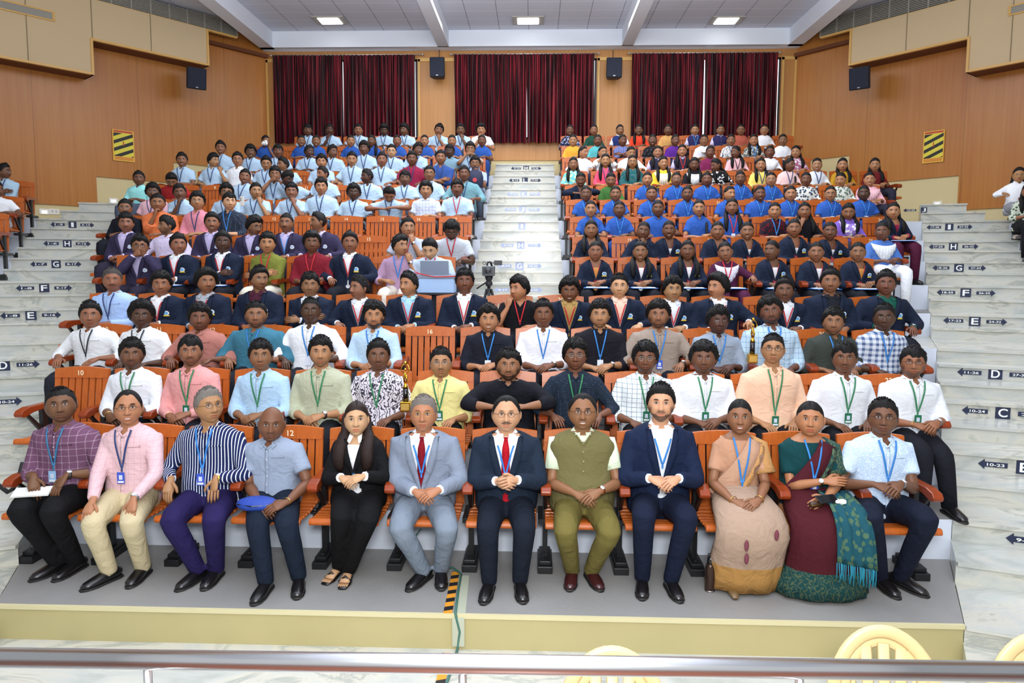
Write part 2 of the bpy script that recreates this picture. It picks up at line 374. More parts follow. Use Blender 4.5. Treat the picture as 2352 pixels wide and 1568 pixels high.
for s, nm in ((-1, 'left'), (1, 'right')):
    rz = math.atan2(DL.y, DL.x) if s < 0 else math.atan2(DR.y, DR.x)
    m = MB()
    tA = t_at(s, 400 if s < 0 else 1948); tB = t_at(s, 221 if s < 0 else 2202)
    zA = z_at(s, 390 if s < 0 else 1900, 372 if s < 0 else 363); zB = z_at(s, 230 if s < 0 else 2100, 406 if s < 0 else 412); zC = z_at(s, 210 if s < 0 else 2210, 475 if s < 0 else 482)
    wallface(m, s, -.05, 13, 0, CEIL, -.12, 0)                         # plaster behind everything
    for t0, t1, zz in ((0, tA, zA), (tA, tB, zB), (tB, 13, zC)): wallface(m, s, t0, t1, zz, CEIL, .035, 1)
    o = struct(m.obj('wall_'+nm, [DADO, WALLWOOD]))
    # acoustic soffit boxes with grilles
    off = .55; tE = t_at(s, 491 if s < 0 else 1935, off); tM = t_at(s, 229 if s < 0 else 2202, off)
    zR = z_at(s, 360 if s < 0 else 2068, 122 if s < 0 else 121, off); zN = z_at(s, 100 if s < 0 else 2300, 148, off)
    m = MB(); ztop = z_at(s, 360 if s < 0 else 2068, 32 if s < 0 else 30, off); zc = CEIL-.03
    for t0, t1, zb in ((tE, tM, zR), (tM, 11, zN)):
        wallface(m, s, t0, t1, zb+.04, ztop if t0 == tE else CEIL-.01, off-.04, 0, .03)            # box body
        wallface(m, s, t0, t1, zb, zb+.045, off-.02, 1, .03)             # bottom trim edge
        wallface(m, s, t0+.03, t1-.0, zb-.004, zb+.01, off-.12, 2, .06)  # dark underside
    wallface(m, s, tE, tE+.045, zR, ztop, off-.015, 1, .03); wallface(m, s, tM, tM+.045, zN, zR+.04, off-.012, 1, .03)
    for x_ in ((82, 362) if s < 0 else (2062, 2300)):
        t = t_at(s, x_, off); wallface(m, s, t, t+.012, (zR if t < tM else zN)+.05, ztop, off+.002-.03, 3, .03)
    wallface(m, s, tM-.006, tM+.008, zR, ztop, off+.002-.03, 3, .03)
    struct(m.obj('trim_soffit_'+nm, [PANEL, TRIM, UNDER, SEAM]))
    # air grille strip above the soffit: each panel a thing
    L = tM-tE; n = 8; GR = mat('grille_bars', 'a09c92', .5, metal=.3); GB = mat('grille_dark', '57544f', .9)
    root = empty('air_grille', ((CL if s < 0 else CRN).x, (CL if s < 0 else CRN).y, ztop), 0, 'long slatted air conditioning grille above the %s beige wall panels' % nm, 'vent')
    for i in range(n):
        t0 = tE-.7+(L+.7)*i/n; t1 = tE-.7+(L+.7)*(i+1)/n-.03; mm = MB()
        wallface(mm, s, t0, t1, ztop+.02, zc-.02, .02, 1, off-.12)
        for k in range(11):
            z = ztop+.02+(zc-ztop-.05)*k/10.; wallface(mm, s, t0, t1, z, z+.016, .03, 0, off-.10)
        wallface(mm, s, t0-.03, t0, ztop+.01, zc, .05, 0, off-.11)
        q = mm.obj('grille_panel', [GR, GB], root); q.location = -Vector(root.location)
    mm = MB(); wallface(mm, s, tE-.7, tM-.02, ztop-.02, ztop+.02, .08, 0, off-.12); q = mm.obj('frame', [TRIM], root); q.location = -Vector(root.location)
    xg = 140 if s < 0 else 2297; tg = t_at(s, xg, off); zg1 = z_at(s, 60 if s < 0 else 2330, 10 if s < 0 else 8, off); zg0 = z_at(s, 60 if s < 0 else 2330, 26 if s < 0 else 24, off)
    c = CL if s < 0 else CRN; r2 = empty('air_grille', (c.x, c.y, zg0), 0, 'slatted air grille set in the nearer beige panel on the %s' % nm, 'vent')
    for k_ in range(4):
        t0 = tg+k_*1.0; mm = MB(); wallface(mm, s, t0, t0+.96, zg0, zg1, .01, 1, off-.006)
        for q_ in range(8): z = zg0+(zg1-zg0)*q_/7.5; wallface(mm, s, t0, t0+.96, z, z+.014, .02, 0, off-.004)
        q = mm.obj('grille_panel', [GR, GB], r2); q.location = -Vector(r2.location)
    mm = MB(); [wallface(mm, s, tg-.04, tg+4, z, z+.025, .03, 0, off-.006) for z in (zg0-.03, zg1+.0)]; wallface(mm, s, tg-.04, tg, zg0, zg1, .03, 0, off-.006); q = mm.obj('frame', [TRIM], r2); q.location = -Vector(r2.location)
    # cove strip towards the rear corner
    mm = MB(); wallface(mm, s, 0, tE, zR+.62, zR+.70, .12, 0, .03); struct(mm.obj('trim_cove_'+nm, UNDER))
# rear wall
m = MB(); zt = CEIL; zd = px(1200, 368, Y=BWY).z
m.box(CL.x-.1, CRN.x+.1, BWY+.03, BWY+.15, 0, zt, 0)
wins = [(628, 953), (1043, 1364), (1451, 1786)]
zwt = px(1000, 136, Y=BWY).z; zwb = px(1000, 320, Y=BWY).z
xs = [CL.x]
for a, b in wins: xs += [px(a+8, 200, Y=BWY).x, px(b+6, 200, Y=BWY).x]
xs.append(CRN.x)
for i in range(0, len(xs), 2): m.box(xs[i], xs[i+1], BWY, BWY+.03, zd, zt, 1)
for i in range(1, len(xs)-1, 2): m.box(xs[i], xs[i+1], BWY, BWY+.03, zwt, zt, 1); m.box(xs[i], xs[i+1], BWY, BWY+.03, zd, zwb, 1)
struct(m.obj('wall_rear', [DADO, BACKWOOD]))
# raised frames of the pillars between the windows
m = MB()
for i in range(0, len(xs), 2):
    a, b = xs[i]+.02, xs[i+1]-.02; m.box(a, b, BWY-.03, BWY, zwt-.06, zwt+.02); m.box(a, a+.05, BWY-.03, BWY, zwb, zwt); m.box(b-.05, b, BWY-.03, BWY, zwb, zwt)
struct(m.obj('trim_2', TRIM))
SKYG = mat('bright_daylight_glass', 'f4f8ff', .3, emit=1.6); WFR = mat('dark_window_frame', '2b2a2c', .5)
for i in range(3):
    a, b = xs[1+2*i], xs[2+2*i]; m = MB()
    for x0, x1 in ((a, a+.05), (b-.05, b), ((a+b)/2-.03, (a+b)/2+.0)): m.box(x0, x1, BWY-.0, BWY+.025, zwb, zwt)
    m.box(a, b, BWY-.0, BWY+.025, zwt-.05, zwt); m.box(a, b, BWY, BWY+.025, zwb, zwb+.05)
    o = struct(m.obj('window_%d' % (i+1), WFR)); m = MB(); m.box(a+.04, b-.04, BWY+.012, BWY+.02, zwb+.04, zwt-.04); m.obj('pane', SKYG, o)
# ceiling
m = MB(); m.box(-16, 16, -3, BWY+.2, CEIL, CEIL+.1); struct(m.obj('ceiling', CEILM))
zb = px(1000, 117, Y=BWY).z
m = MB(); m.box(CL.x, CRN.x, BWY-.35, BWY-.001, zb, CEIL)
for X in (-2.36, 2.02): m.box(X, X+.27, -3, BWY-.3, zb, CEIL)
for X in (CL.x, CRN.x-.33): m.box(X, X+.33, -3, BWY-.2, zb, CEIL)
struct(m.obj('trim_ceiling_beams', CEILW))
# ceiling lights
LE = mat('lamp_diffuser', 'ffffff', .4, emit=6); LF = mat('lamp_frame', 'a8a49c', .5)
for k, (x_, w_) in enumerate(((758, 'left'), (1213, 'middle'), (1668, 'right'))):
    p = px(x_, 45, z=CEIL); root = empty('ceiling_light', (p.x, p.y, CEIL), 0, 'square recessed ceiling light, %s one of the row of three' % w_, 'ceiling light', 'recessed ceiling lights')
    mm = MB(); mm.box(-.36, .36, -.26, .26, -.03, -.005); mm.obj('frame', LF, root)
    mm = MB(); mm.box(-.24, .24, -.19, .19, -.045, -.028); bevel(mm.obj('diffuser', LE, root), .01)
# curtains
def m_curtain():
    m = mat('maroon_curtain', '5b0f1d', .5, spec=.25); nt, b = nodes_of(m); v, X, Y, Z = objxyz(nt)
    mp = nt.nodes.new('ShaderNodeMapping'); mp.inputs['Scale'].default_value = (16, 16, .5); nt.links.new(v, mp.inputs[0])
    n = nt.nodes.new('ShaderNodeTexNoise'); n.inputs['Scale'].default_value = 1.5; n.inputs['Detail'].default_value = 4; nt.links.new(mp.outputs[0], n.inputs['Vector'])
    c = mixc(nt, mth(nt, 'MULTIPLY_ADD', n.outputs['Fac'], 5.0, -2.35), lin('22050c')+(1,), lin('8a1d2b')+(1,)); nt.links.new(c, b.inputs['Base Color']); return m  # fold highlights painted into the colour as brighter vertical streaks
CURT = m_curtain(); RODM = mat('curtain_rod_metal', 'c9c6c0', .3, metal=.8)
cl = [(628, 787, 'leftmost of the six'), (789, 953, 'second of the six from the left'), (1043, 1208, 'third of the six from the left'), (1209, 1364, 'fourth of the six from the left'), (1451, 1616, 'fifth of the six from the left'), (1619, 1786, 'rightmost of the six')]
zct = px(1000, 125, Y=BWY-.15).z; zcb = px(1000, 328, Y=BWY-.15).z
for k, (a, b, wd) in enumerate(cl):
    xa, xb = px(a, 200, Y=BWY-.15).x, px(b, 200, Y=BWY-.15).x; n = 150; nz = 14; V = []; ph = RNG.rand(6)*6
    for back in (0, 1):
        for j in range(nz):
            q = j/(nz-1.); z = zct+(zcb-zct)*q
            for i in range(n):
                u = i/(n-1.); x = xa+(xb-xa)*u
                fold = math.sin(u*2*PI*17+ph[0]+.6*math.sin(u*9+ph[1]))*.050+math.sin(u*2*PI*31+ph[2]+q*1.1)*.014+math.sin(u*2*PI*7+ph[3])*.012
                x += .02*math.sin(u*2*PI*17+ph[4])*q+(.02*(q-.2) if i == 0 else 0)
                V.append((x, BWY-.14+fold*(.45+.6*q)+(.006 if back else 0), z+.01*math.sin(u*40+ph[5])*q))
    F = [(j*n+i, (j+1)*n+i, (j+1)*n+i+1, j*n+i+1) for j in range(nz-1) for i in range(n-1)]; o_ = n*nz
    F += [(o_+j*n+i, o_+j*n+i+1, o_+(j+1)*n+i+1, o_+(j+1)*n+i) for j in range(nz-1) for i in range(n-1)]
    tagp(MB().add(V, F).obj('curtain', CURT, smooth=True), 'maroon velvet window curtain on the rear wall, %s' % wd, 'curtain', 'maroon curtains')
for k, (a, b, wd) in enumerate(((622, 972, 'left'), (1036, 1376, 'middle'), (1444, 1792, 'right'))):
    xa, xb = px(a, 124, Y=BWY-.1).x, px(b, 124, Y=BWY-.1).x; z = zct+.015
    root = empty('curtain_rod', ((xa+xb)/2, BWY-.1, z), 0, 'thin metal curtain rod over the %s rear window' % wd, 'curtain rod', 'curtain rods'); h = (xb-xa)/2
    MB().tube([(-h, 0, 0), (h, 0, 0)], .014).obj('rod', RODM, root, True)
    for q in (-h, 0, h-.01): MB().tube([(q, .1, 0), (q, 0, 0)], .012).ball((q, -.01, 0), .028).obj('bracket', RODM, root, True)
# loudspeakers
SPK = mat('speaker_black', '1b1f29', .6, bump=.3, bscale=300); SPG = mat('speaker_grille', '22283a', .75, bump=.6, bscale=500)
def speaker(x, y, wpx, hpx, Y, rz, tilt, label, cable=True):
    p = px(x, y, Y=Y); sc_ = Y/FPX; w_, h = wpx*sc_/2, hpx*sc_/2; root = empty('loudspeaker', p, rz, label, 'loudspeaker', 'wall loudspeakers')
    m = MB(); m.prism([(-w_*.72, .34), (-w_, .02), (-w_*.9, -.02), (w_*.9, -.02), (w_, .02), (w_*.72, .34)][::-1][::-1], -h, h); c = bevel(m.obj('cabinet', SPK, root, rot=(tilt, 0, 0)), .02, 3)
    m = MB(); m.box(-w_*.9, w_*.9, -.035, -.018, -h*.94, h*.94); g = bevel(m.obj('grille', SPG, root, rot=(tilt, 0, 0)), .012, 2)
    m = MB(); m.box(-.025, .025, -.042, -.034, -h*.86, -h*.78); m.obj('badge', mat('badge_silver', 'b9bcc4', .3, metal=.5), g)
    m = MB(); m.box(-.03, .03, .3, .40, -.03, .03); m.obj('bracket', SPK, root)
    if cable: MB().tube([(0, .3, h*.8), (0, .34, h*1.35), (0, .36, h*1.35+.2)], .008, 6).obj('cable', SPK, root)
speaker(1004, 154, 34, 43, BWY-.45, 0, R(6), 'black loudspeaker on the rear wall left of the centre curtains')
speaker(1411, 155, 35, 43, BWY-.45, 0, R(6), 'black loudspeaker on the rear wall right of the centre curtains')
for s in (-1, 1):
    x_ = 452 if s < 0 else 1973; t = t_at(s, x_, .72); c, d, n = (CL, DL, NL) if s < 0 else (CRN, DR, NR); p = c+d*t+n*.72
    speaker(x_, 180, 42, 47, p.y, s*-R(38), R(12), 'tilted black loudspeaker on the %s wood wall under the beige box' % ('left' if s < 0 else 'right'), False)
# hazard signs on the side walls
def m_sign():
    m = mat('hazard_stripes', 'e2d23c', .5); nt, b = nodes_of(m); v, X, Y, Z = objxyz(nt)
    f = band(nt, mth(nt, 'SUBTRACT', Z, mth(nt, 'MULTIPLY', X, .45)), .155, .072, .3); nt.links.new(mixc(nt, f, lin('e2d23c')+(1,), lin('15130f')+(1,)), b.inputs['Base Color']); return m
for s in (-1, 1):
    x_ = 286 if s < 0 else 2141; t = t_at(s, x_); c, d, n = (CL, DL, NL) if s < 0 else (CRN, DR, NR); p = c+d*t+n*.05
    z1, z0 = z_at(s, x_, 300 if s < 0 else 301), z_at(s, x_, 371 if s < 0 else 374); h = (z1-z0)/2; hw = abs(t_at(s, 262 if s < 0 else 2117)-t_at(s, 311 if s < 0 else 2165))/2
    root = empty('hazard_poster', (p.x, p.y, (z0+z1)/2), -s*R(-0)+(math.atan2(n.y, n.x)+PI/2), 'yellow poster with black diagonal stripes on the %s wood wall' % ('left' if s < 0 else 'right'), 'poster')
    m = MB(); m.box(-hw, hw, -.012, .0, -h, h); m.obj('frame', mat('poster_yellow', 'e9b43c', .5), root)
    m = MB(); m.box(-hw*.9, hw*.9, -.016, -.012, -h*.70, h*.80); m.obj('stripes', m_sign(), root)
    m = MB(); m.box(-hw*.88, hw*.88, -.017, -.012, h*.85, h*.95); m.obj('header', mat('poster_red', 'c23a1c', .5), root)
    m = MB(); m.box(-hw*.86, hw*.86, -.017, -.012, -h*.93, -h*.74); m.obj('footer', mat('poster_orange', 'd98a28', .5), root)
    m = MB(); m.box(-hw*.06, hw*.04, -.018, -.012, h*.0, h*.28); m.obj('tag', mat('poster_red', 'c23a1c', .5), root)
# wall sockets
SOCK = mat('socket_white', 'f0ede4', .4, emit=.0); SCK2 = mat('socket_grey', 'c9c6bd', .5)
for k, (s, x_, y_, lab) in enumerate(((-1, 98, 486, 'white wall lamp plate low on the left cream wall beside the socket'), (-1, 121, 486, 'white electric socket plate low on the left cream wall'), (-1, 259, 461, 'white wall lamp plate on the left cream wall under the poster'), (1, 2155, 468, 'white wall lamp plate on the right cream wall under the poster'))):
    t = t_at(s, x_); c, d, n = (CL, DL, NL) if s < 0 else (CRN, DR, NR); p = c+d*t+n*.0; z = z_at(s, x_, y_)
    root = empty('wall_socket' if k == 1 else 'step_lamp', (p.x, p.y, z), math.atan2(n.y, n.x)+PI/2, lab, 'socket' if k == 1 else 'lamp')
    m = MB(); m.box(-.085, .085, -.02, .0, -.055, .055); bevel(m.obj('plate', SOCK, root), .006)
    if k == 1:
        m = MB(); [m.box(q-.02, q+.02, -.024, -.018, -.02, .03) for q in (-.035, .035)]; m.obj('outlet', SCK2, root)
    else: m = MB(); m.box(-.045, .045, -.024, -.018, -.035, .02); m.obj('lens', mat('step_lamp_glow', 'fff8e0', .4, emit=1.2), root)
# ---------------------------------------------------------------- row signs on the stair risers
SGN = mat('sign_navy', '1c2746', .5); SGL = mat('sign_glare', 'a9b4d4', .5); SGD = SGN; SGT = mat('sign_white', 'f2f4f2', .5)  # pale copy of the navy: glare painted into the centre signs
signs = []
def row_sign(side, row, left, right, t, faint=False):
    """letter plate and two arrows on the upper riser above the floor of the row"""
    nx = names[names.index(row)+1]; Y = FRONT[nx]; z = FLOOR[nx]-(FLOOR[nx]-FLOOR[row])*.25-.012; W_ = {-1: 'left stairs', 1: 'right stairs', 0: 'centre stairs'}[side]
    if row == 'D' and side: Y -= .2; z = FLOOR['D']+(FLOOR['E']-FLOOR['D'])*.5; t += .05
    if side: p = inner(side, Y)+outdir(side)*t; rz = -side*SK; n = Vector((-side*math.sin(SK), -math.cos(SK)))
    else: p = Vector((t, Y)); rz = 0; n = Vector((0, -1))
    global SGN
    SGN = SGL if (side == 0 and row not in 'ML') else SGD
    p = p+n*(.004 if side else .003); xd = Vector((math.cos(rz), math.sin(rz))); h = .062
    if row == 'J' and side: h = .052
    root = empty('row_letter_plate', (p.x, p.y, z), rz, 'dark blue plate with white letter %s on the %s' % (row, W_), 'sign', 'row letter plates')
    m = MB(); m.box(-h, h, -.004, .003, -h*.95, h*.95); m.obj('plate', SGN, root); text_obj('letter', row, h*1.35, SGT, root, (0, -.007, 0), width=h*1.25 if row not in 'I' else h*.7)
    for dr, tx in ((-1, left), (1, right)):
        if not tx: continue
        q = p+xd*(dr*.235); r2 = empty('direction_arrow', (q.x, q.y, z), rz, 'dark blue arrow reading %s beside letter %s on the %s' % (tx, row, W_), 'sign', 'seat number arrows')
        a = .11; P_ = [(-a, 0), (-a*.55, h*.72), (-a*.55, h*.36), (a, h*.36), (a, -h*.36), (-a*.55, -h*.36), (-a*.55, -h*.72)]
        if dr > 0: P_ = [(-x, z_) for x, z_ in P_]
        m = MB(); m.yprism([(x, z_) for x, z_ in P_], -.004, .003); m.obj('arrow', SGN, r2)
        text_obj('numbers', tx, h*.42, SGT, r2, (.02*(-dr), -.007, 0), width=.13)
SIGNS = [(-1, 'C', None, '10-24', .74), (-1, 'D', '1-10', '11-26', .62), (-1, 'E', '1-8', '9-16', .71), (-1, 'F', '1-8', '9-17', .69), (-1, 'G', '1-7', '8-17', .70), (-1, 'H', '1-6', '7-16', .67), (-1, 'I', '1-5', '6-15', .73),
         (1, 'A', '9-22', None, .70), (1, 'B', '10-23', None, .60), (1, 'C', '10-24', '25', .54), (1, 'D', '11-26', '27-37', .48), (1, 'E', '17-23', '24-32', .49), (1, 'F', '18-25', '26-35', .45), (1, 'G', '18-26', '27-34', .44), (1, 'H', '17-25', '26-32', .42), (1, 'I', '17-26', '27-33', .42), (1, 'J', '18-28', None, .06),
         (0, 'M', '7-15', '16-24', -.22), (0, 'L', '8-16', '17-24', -.23), (0, 'K', '7-16', '17-25', -.24), (0, 'J', '7-16', '17-27', -.25), (0, 'I', None, None, -.24), (0, 'H', '7-16', '17-25', -.24), (0, 'G', '8-17', '18-26', -.24), (0, 'F', '9-17', '18-25', -.24)]
prepare_text([t for s in SIGNS for t in s[1:4] if t]+[str(i) for i in range(6, 30)]+list('ABCDEFGHIJKLM')+['FEEDBACK'])
for s_ in SIGNS: row_sign(*s_)

# ---------------------------------------------------------------- chairs
CW = m_wood('chair_wood', 'a04c1a', 'c4682a', 3, .3); CWD = m_wood('arm_wood', '7a3014', '943f1c', 3, .2); BLK = mat('black_metal', '17181b', .4); NUMM = mat('seat_number_cream', 'f4e7c0', .5)
def chair_back():
    m = MB(); w_ = .252; tl = R(9)
    def yy(z): return (z-.46)*math.tan(tl)
    def slab(x0, x1, z0, z1, t=.022):
        v = []
        for z in (z0, z1):
            for y in (-t, 0):
                for x in (x0, x1): v.append((x, yy(z)+y, z))
        m.add(v, [(0, 2, 3, 1), (4, 5, 7, 6), (0, 1, 5, 4), (2, 6, 7, 3), (0, 4, 6, 2), (1, 3, 7, 5)])
    slab(-w_, -w_+.055, .42, .93); slab(w_-.055, w_, .42, .93); slab(-w_+.05, w_-.05, .42, .50)
    n = 6; g = .013; W_ = (2*w_-.11)
    for i in range(n):
        a = -w_+.055+g+(W_-g)*i/n; slab(a, a+(W_-g)/n-g, .49, .92, .016)
    # arched top rail
    K = 12; P_ = []
    for i in range(K+1):
        x = -w_+2*w_*i/K; P_.append((x, .985+.022*math.cos(PI*x/(2*w_))*1.0))
    for i in range(K):
        (xa, za), (xb, zb_) = P_[i], P_[i+1]; v = []
        for y in (-.027, .004):
            v += [(xa, yy(.9)+y, .905), (xb, yy(.9)+y, .905), (xb, yy(zb_)+y, zb_), (xa, yy(za)+y, za)]
        m.add(v, [(0, 1, 2, 3), (7, 6, 5, 4), (3, 2, 6, 7), (1, 0, 4, 5), (0, 3, 7, 4), (2, 1, 5, 6)])
    return m.mesh('back')
def chair_seat():
    m = MB(); n = 7
    for i in range(n):
        y1 = -.06-.42*i/n; y0 = y1-.42/n+.008; z = .455-.012*math.sin(PI*i/(n-1)); m.box(-.25, .25, y0, y1, z-.02, z)
    m.xprism([(-.475, .47), (-.50, .462), (-.512, .44), (-.505, .42), (-.475, .42)], -.25, .25)
    m.box(-.22, -.19, -.46, -.05, .415, .44); m.box(.19, .22, -.46, -.05, .415, .44); return m.mesh('seat')
def chair_arm():
    m = MB(); P_ = [(.04, .70), (.04, .665), (-.30, .655), (-.40, .63), (-.435, .64), (-.445, .665), (-.42, .695), (-.34, .712)]
    m.xprism(P_, -.038, .038); return m.mesh('armrest')
def chair_leg():
    m = MB(); m.xprism([(-.10, .66), (-.17, .66), (-.17, .08), (-.10, .08)], -.018, .018); m.xprism([(-.12, .45), (-.34, .66), (-.37, .66), (-.15, .42)], -.012, .012)
    m.box(-.055, .055, -.26, .02, .36, .40); return m.mesh('leg')
def chair_foot():
    m = MB(); m.box(-.055, .055, -.31, .02, 0, .055); m.box(-.043, .043, -.28, .0, .055, .085); m.ball((0, -.22, .085), (.018, .018, .012), 8, 4); return m.mesh('foot')
CHM = [(chair_back(), CW, 'backrest'), (chair_seat(), CW, 'seat'), (chair_arm(), CWD, 'armrest'), (chair_leg(), BLK, 'leg'), (chair_foot(), BLK, 'foot')]
for me, mt, nm in CHM: me.materials.append(mt)
SEATW = .56
def make_chair(X, Y, z, rz, right_end, num=None, bev=False):
    t = empty('auditorium_chair', (X, Y, z), rz)
    for me, mt, nm in CHM:
        for q in ((-1, 1) if right_end and nm in ('armrest', 'leg', 'foot') else ((-1,) if nm in ('armrest', 'leg', 'foot') else (0,))):
            o = link(nm, me, None, t, (q*(SEATW/2-.036), 0, 0))
            if bev and nm in ('armrest', 'foot', 'seat'): bevel(o, .008, 2)
            if nm == 'backrest' and num:
                n = text_obj('seat_number', str(num), .046, NUMM, o, (.0, .038, .952), slant=R(0)); 
    return t
def seats(row, xa, xb, n, first=None):
    """centre positions of the n chairs between two photographed end chairs"""
    Y = BACK[row]; yt = 990-1; z = FLOOR[row]+.95; ya = proj((0, Y, z))[1]
    A_ = px(xa, ya, Y=Y).x; B_ = px(xb, ya, Y=Y).x
    return [A_+(B_-A_)*i/(n-1) for i in range(n)], first
SEATS = {'A': [(179, 2008, 12, 9, '')], 'B': [(180, 2046, 14, 10, '')], 'C': [(238, 2024, 15, 10, '')], 'D': [(250, 2007, 16, 11, '')],
 'E': [(307, 1000, 8, 9, 'left'), (1366, 1966, 7, 17, 'right')], 'F': [(296, 1032, 9, 9, 'left'), (1356, 2003, 8, 18, 'right')], 'G': [(300, 1045, 10, 8, 'left'), (1347, 2025, 9, 18, 'right')],
 'H': [(361, 1050, 10, 7, 'left'), (1335, 1971, 9, 17, 'right')], 'I': [(352, 1058, 11, 6, 'left'), (1330, 1991, 10, 17, 'right')], 'J': [(415, 1080, 11, 7, 'left'), (1320, 2010, 11, 18, 'right')],
 'K': [(517, 1086, 10, None, 'left'), (1320, 1835, 9, None, 'right')], 'L': [(610, 1092, 9, None, 'left'), (1316, 1790, 9, None, 'right')], 'M': [(700, 1098, 8, None, 'left'), (1312, 1800, 10, None, 'right')]}
CHAIRS = []      # (row, block, seat number or index, object, X)
for r_ in ROWS:
    for (xa, xb, n, first, blk) in SEATS[r_]:
        Xs, _ = seats(r_, xa, xb, n); sp = (Xs[-1]-Xs[0])/(n-1)
        for i, X in enumerate(Xs):
            t = make_chair(X, BACK[r_], FLOOR[r_], 0, i == n-1, None if first is None else first+i, r_ in 'ABC')
            t.scale = (sp/SEATW, 1, 1)
            CHAIRS.append([r_, blk, i, n, t, X])
# ---------------------------------------------------------------- people: body, hair, clothing
SKIN = ['e0b08e', 'c2946f', 'a57552', '895c41', '6d4732', '503325']
def lerp(a, b, t): return a+(b-a)*t
def sst(x, a, b): t = np.clip((x-a)/(b-a), 0, 1); return t*t*(3-2*t)
def gau(x, s): return np.exp(-(x/s)**2)
def m_skin():
    m = mat('skin', '8f5b3c', .48, spec=.35); nt, b = nodes_of(m); a = nt.nodes.new('ShaderNodeAttribute'); a.attribute_name = 'tone'
    nt.links.new(a.outputs['Color'], b.inputs['Base Color']); b.inputs['Subsurface Weight'].default_value = .0; return m
SKINM = m_skin()
HAIRM = mat('hair_black', '0b0909', .55, spec=.28, bump=.6, bscale=160); HAIRB = mat('hair_dark_brown', '22130e', .5, spec=.3, bump=.6, bscale=160); HAIRG = mat('hair_grey', '6f6862', .6, bump=.8, bscale=120); HAIRS = mat('hair_salt_pepper', '3f3a37', .6, bump=.8, bscale=120)
# torso profile
ZT = np.array([.42, .50, .58, .68, .78, .88, .96, 1.01, 1.04, 1.065, 1.085, 1.11])
PM = dict(a=[.150, .172, .168, .158, .163, .177, .186, .168, .132, .092, .068, .058], f=[.11, .135, .125, .112, .112, .118, .112, .098, .082, .068, .058, .054], b=[.10, .12, .112, .10, .10, .104, .104, .095, .084, .070, .060, .056])
PW = dict(a=[.150, .172, .162, .136, .138, .150, .154, .136, .106, .076, .056, .050], f=[.11, .13, .115, .098, .112, .122, .108, .088, .072, .060, .052, .048], b=[.10, .12, .108, .092, .092, .096, .095, .088, .078, .064, .054, .05])
CY = np.array([0, 0, 0, .01, .02, .025, .025, .025, .025, .022, .018, .012])
class Fig:
    """geometry of one seated figure in its own frame (faces -Y, floor at z 0)"""
    def __init__(s, fem=False, ts=1.0, lx=0, lf=0, wd=1.0, belly=0, child=0):
        s.fem = fem; s.ts = ts; s.lx = lx; s.lf = lf; s.wd = wd; P = PW if fem else PM
        s.a = np.array(P['a'])*wd; s.f = np.array(P['f'])*(1+.5*(wd-1)); s.b = np.array(P['b'])*(1+.5*(wd-1))
        s.a[-3:] = np.array(P['a'])[-3:]*(1+.3*(wd-1)); s.f = s.f+belly*np.exp(-((ZT-.66)/.13)**2); s.a = s.a+.35*belly*np.exp(-((ZT-.66)/.15)**2)
    def T(s, p):
        """lean and stretch of the upper body"""
        p = np.array(p, float); one = p.ndim == 1; p = p.reshape(-1, 3); t = np.clip((p[:, 2]-.50)/.55, 0, 1.6)
        q = p.copy(); tt = np.minimum(t, 1)**1.25+np.maximum(t-1, 0)*1.1
        q[:, 0] += s.lx*tt; q[:, 1] -= s.lf*tt; q[:, 2] = np.where(p[:, 2] > .5, .5+(p[:, 2]-.5)*s.ts, p[:, 2])
        return q[0] if one else q
    def prof(s, z): return np.interp(z, ZT, s.a), np.interp(z, ZT, s.f), np.interp(z, ZT, s.b), np.interp(z, ZT, CY)
    def front(s, x, z, off=0.0):
        """point on the chest surface"""
        a, f, b, c = s.prof(z); a = a+off; f = f+off; u = min(.96, abs(x)/max(a, 1e-3)); return c-f*(1-u**2.5)**(1/2.5)
    def fpt(s, x, z, off=0.0): return s.T((x, s.front(x, z, off), z))
    def torso(s, m, off, n=20, z0=.42, z1=1.11, mi=0, c=None, k=16):
        V = []
        for z in np.linspace(z0, z1, k):
            a, f, b, cy = s.prof(z); a += off; f += off; b += off
            for i in range(n):
                q = 2*PI*i/n; cs, sn = math.cos(q), math.sin(q); ex = 2/2.5
                x = a*abs(cs)**ex*(1 if cs > 0 else -1); y = (b if sn > 0 else f)*abs(sn)**ex*(1 if sn > 0 else -1); V.append((x, cy+y, z))
        V = s.T(V); F = [(j*n+i, j*n+(i+1) % n, (j+1)*n+(i+1) % n, (j+1)*n+i) for j in range(k-1) for i in range(n)]+[tuple(range(n-1, -1, -1)), tuple((k-1)*n+i for i in range(n))]
        m.add(V, F, mi, c)
    def shoulder(s, sd):
        w_ = (.128 if s.fem else .158)*s.wd; return Vector(s.T((sd*w_, .025, .955 if s.fem else .968)))
def ik(a, b, l1, l2, pole):
    d = b-a; L = d.length; mx = (l1+l2)*.995
    if L > mx: b = a+d*(mx/L); d = b-a; L = mx
    if L < abs(l1-l2)+.02: L = abs(l1-l2)+.02
    u = d.normalized(); x = (l1*l1-l2*l2+L*L)/(2*L); h = math.sqrt(max(1e-6, l1*l1-x*x)); p = pole-u*pole.dot(u)
    return a+u*x+p.normalized()*h, b
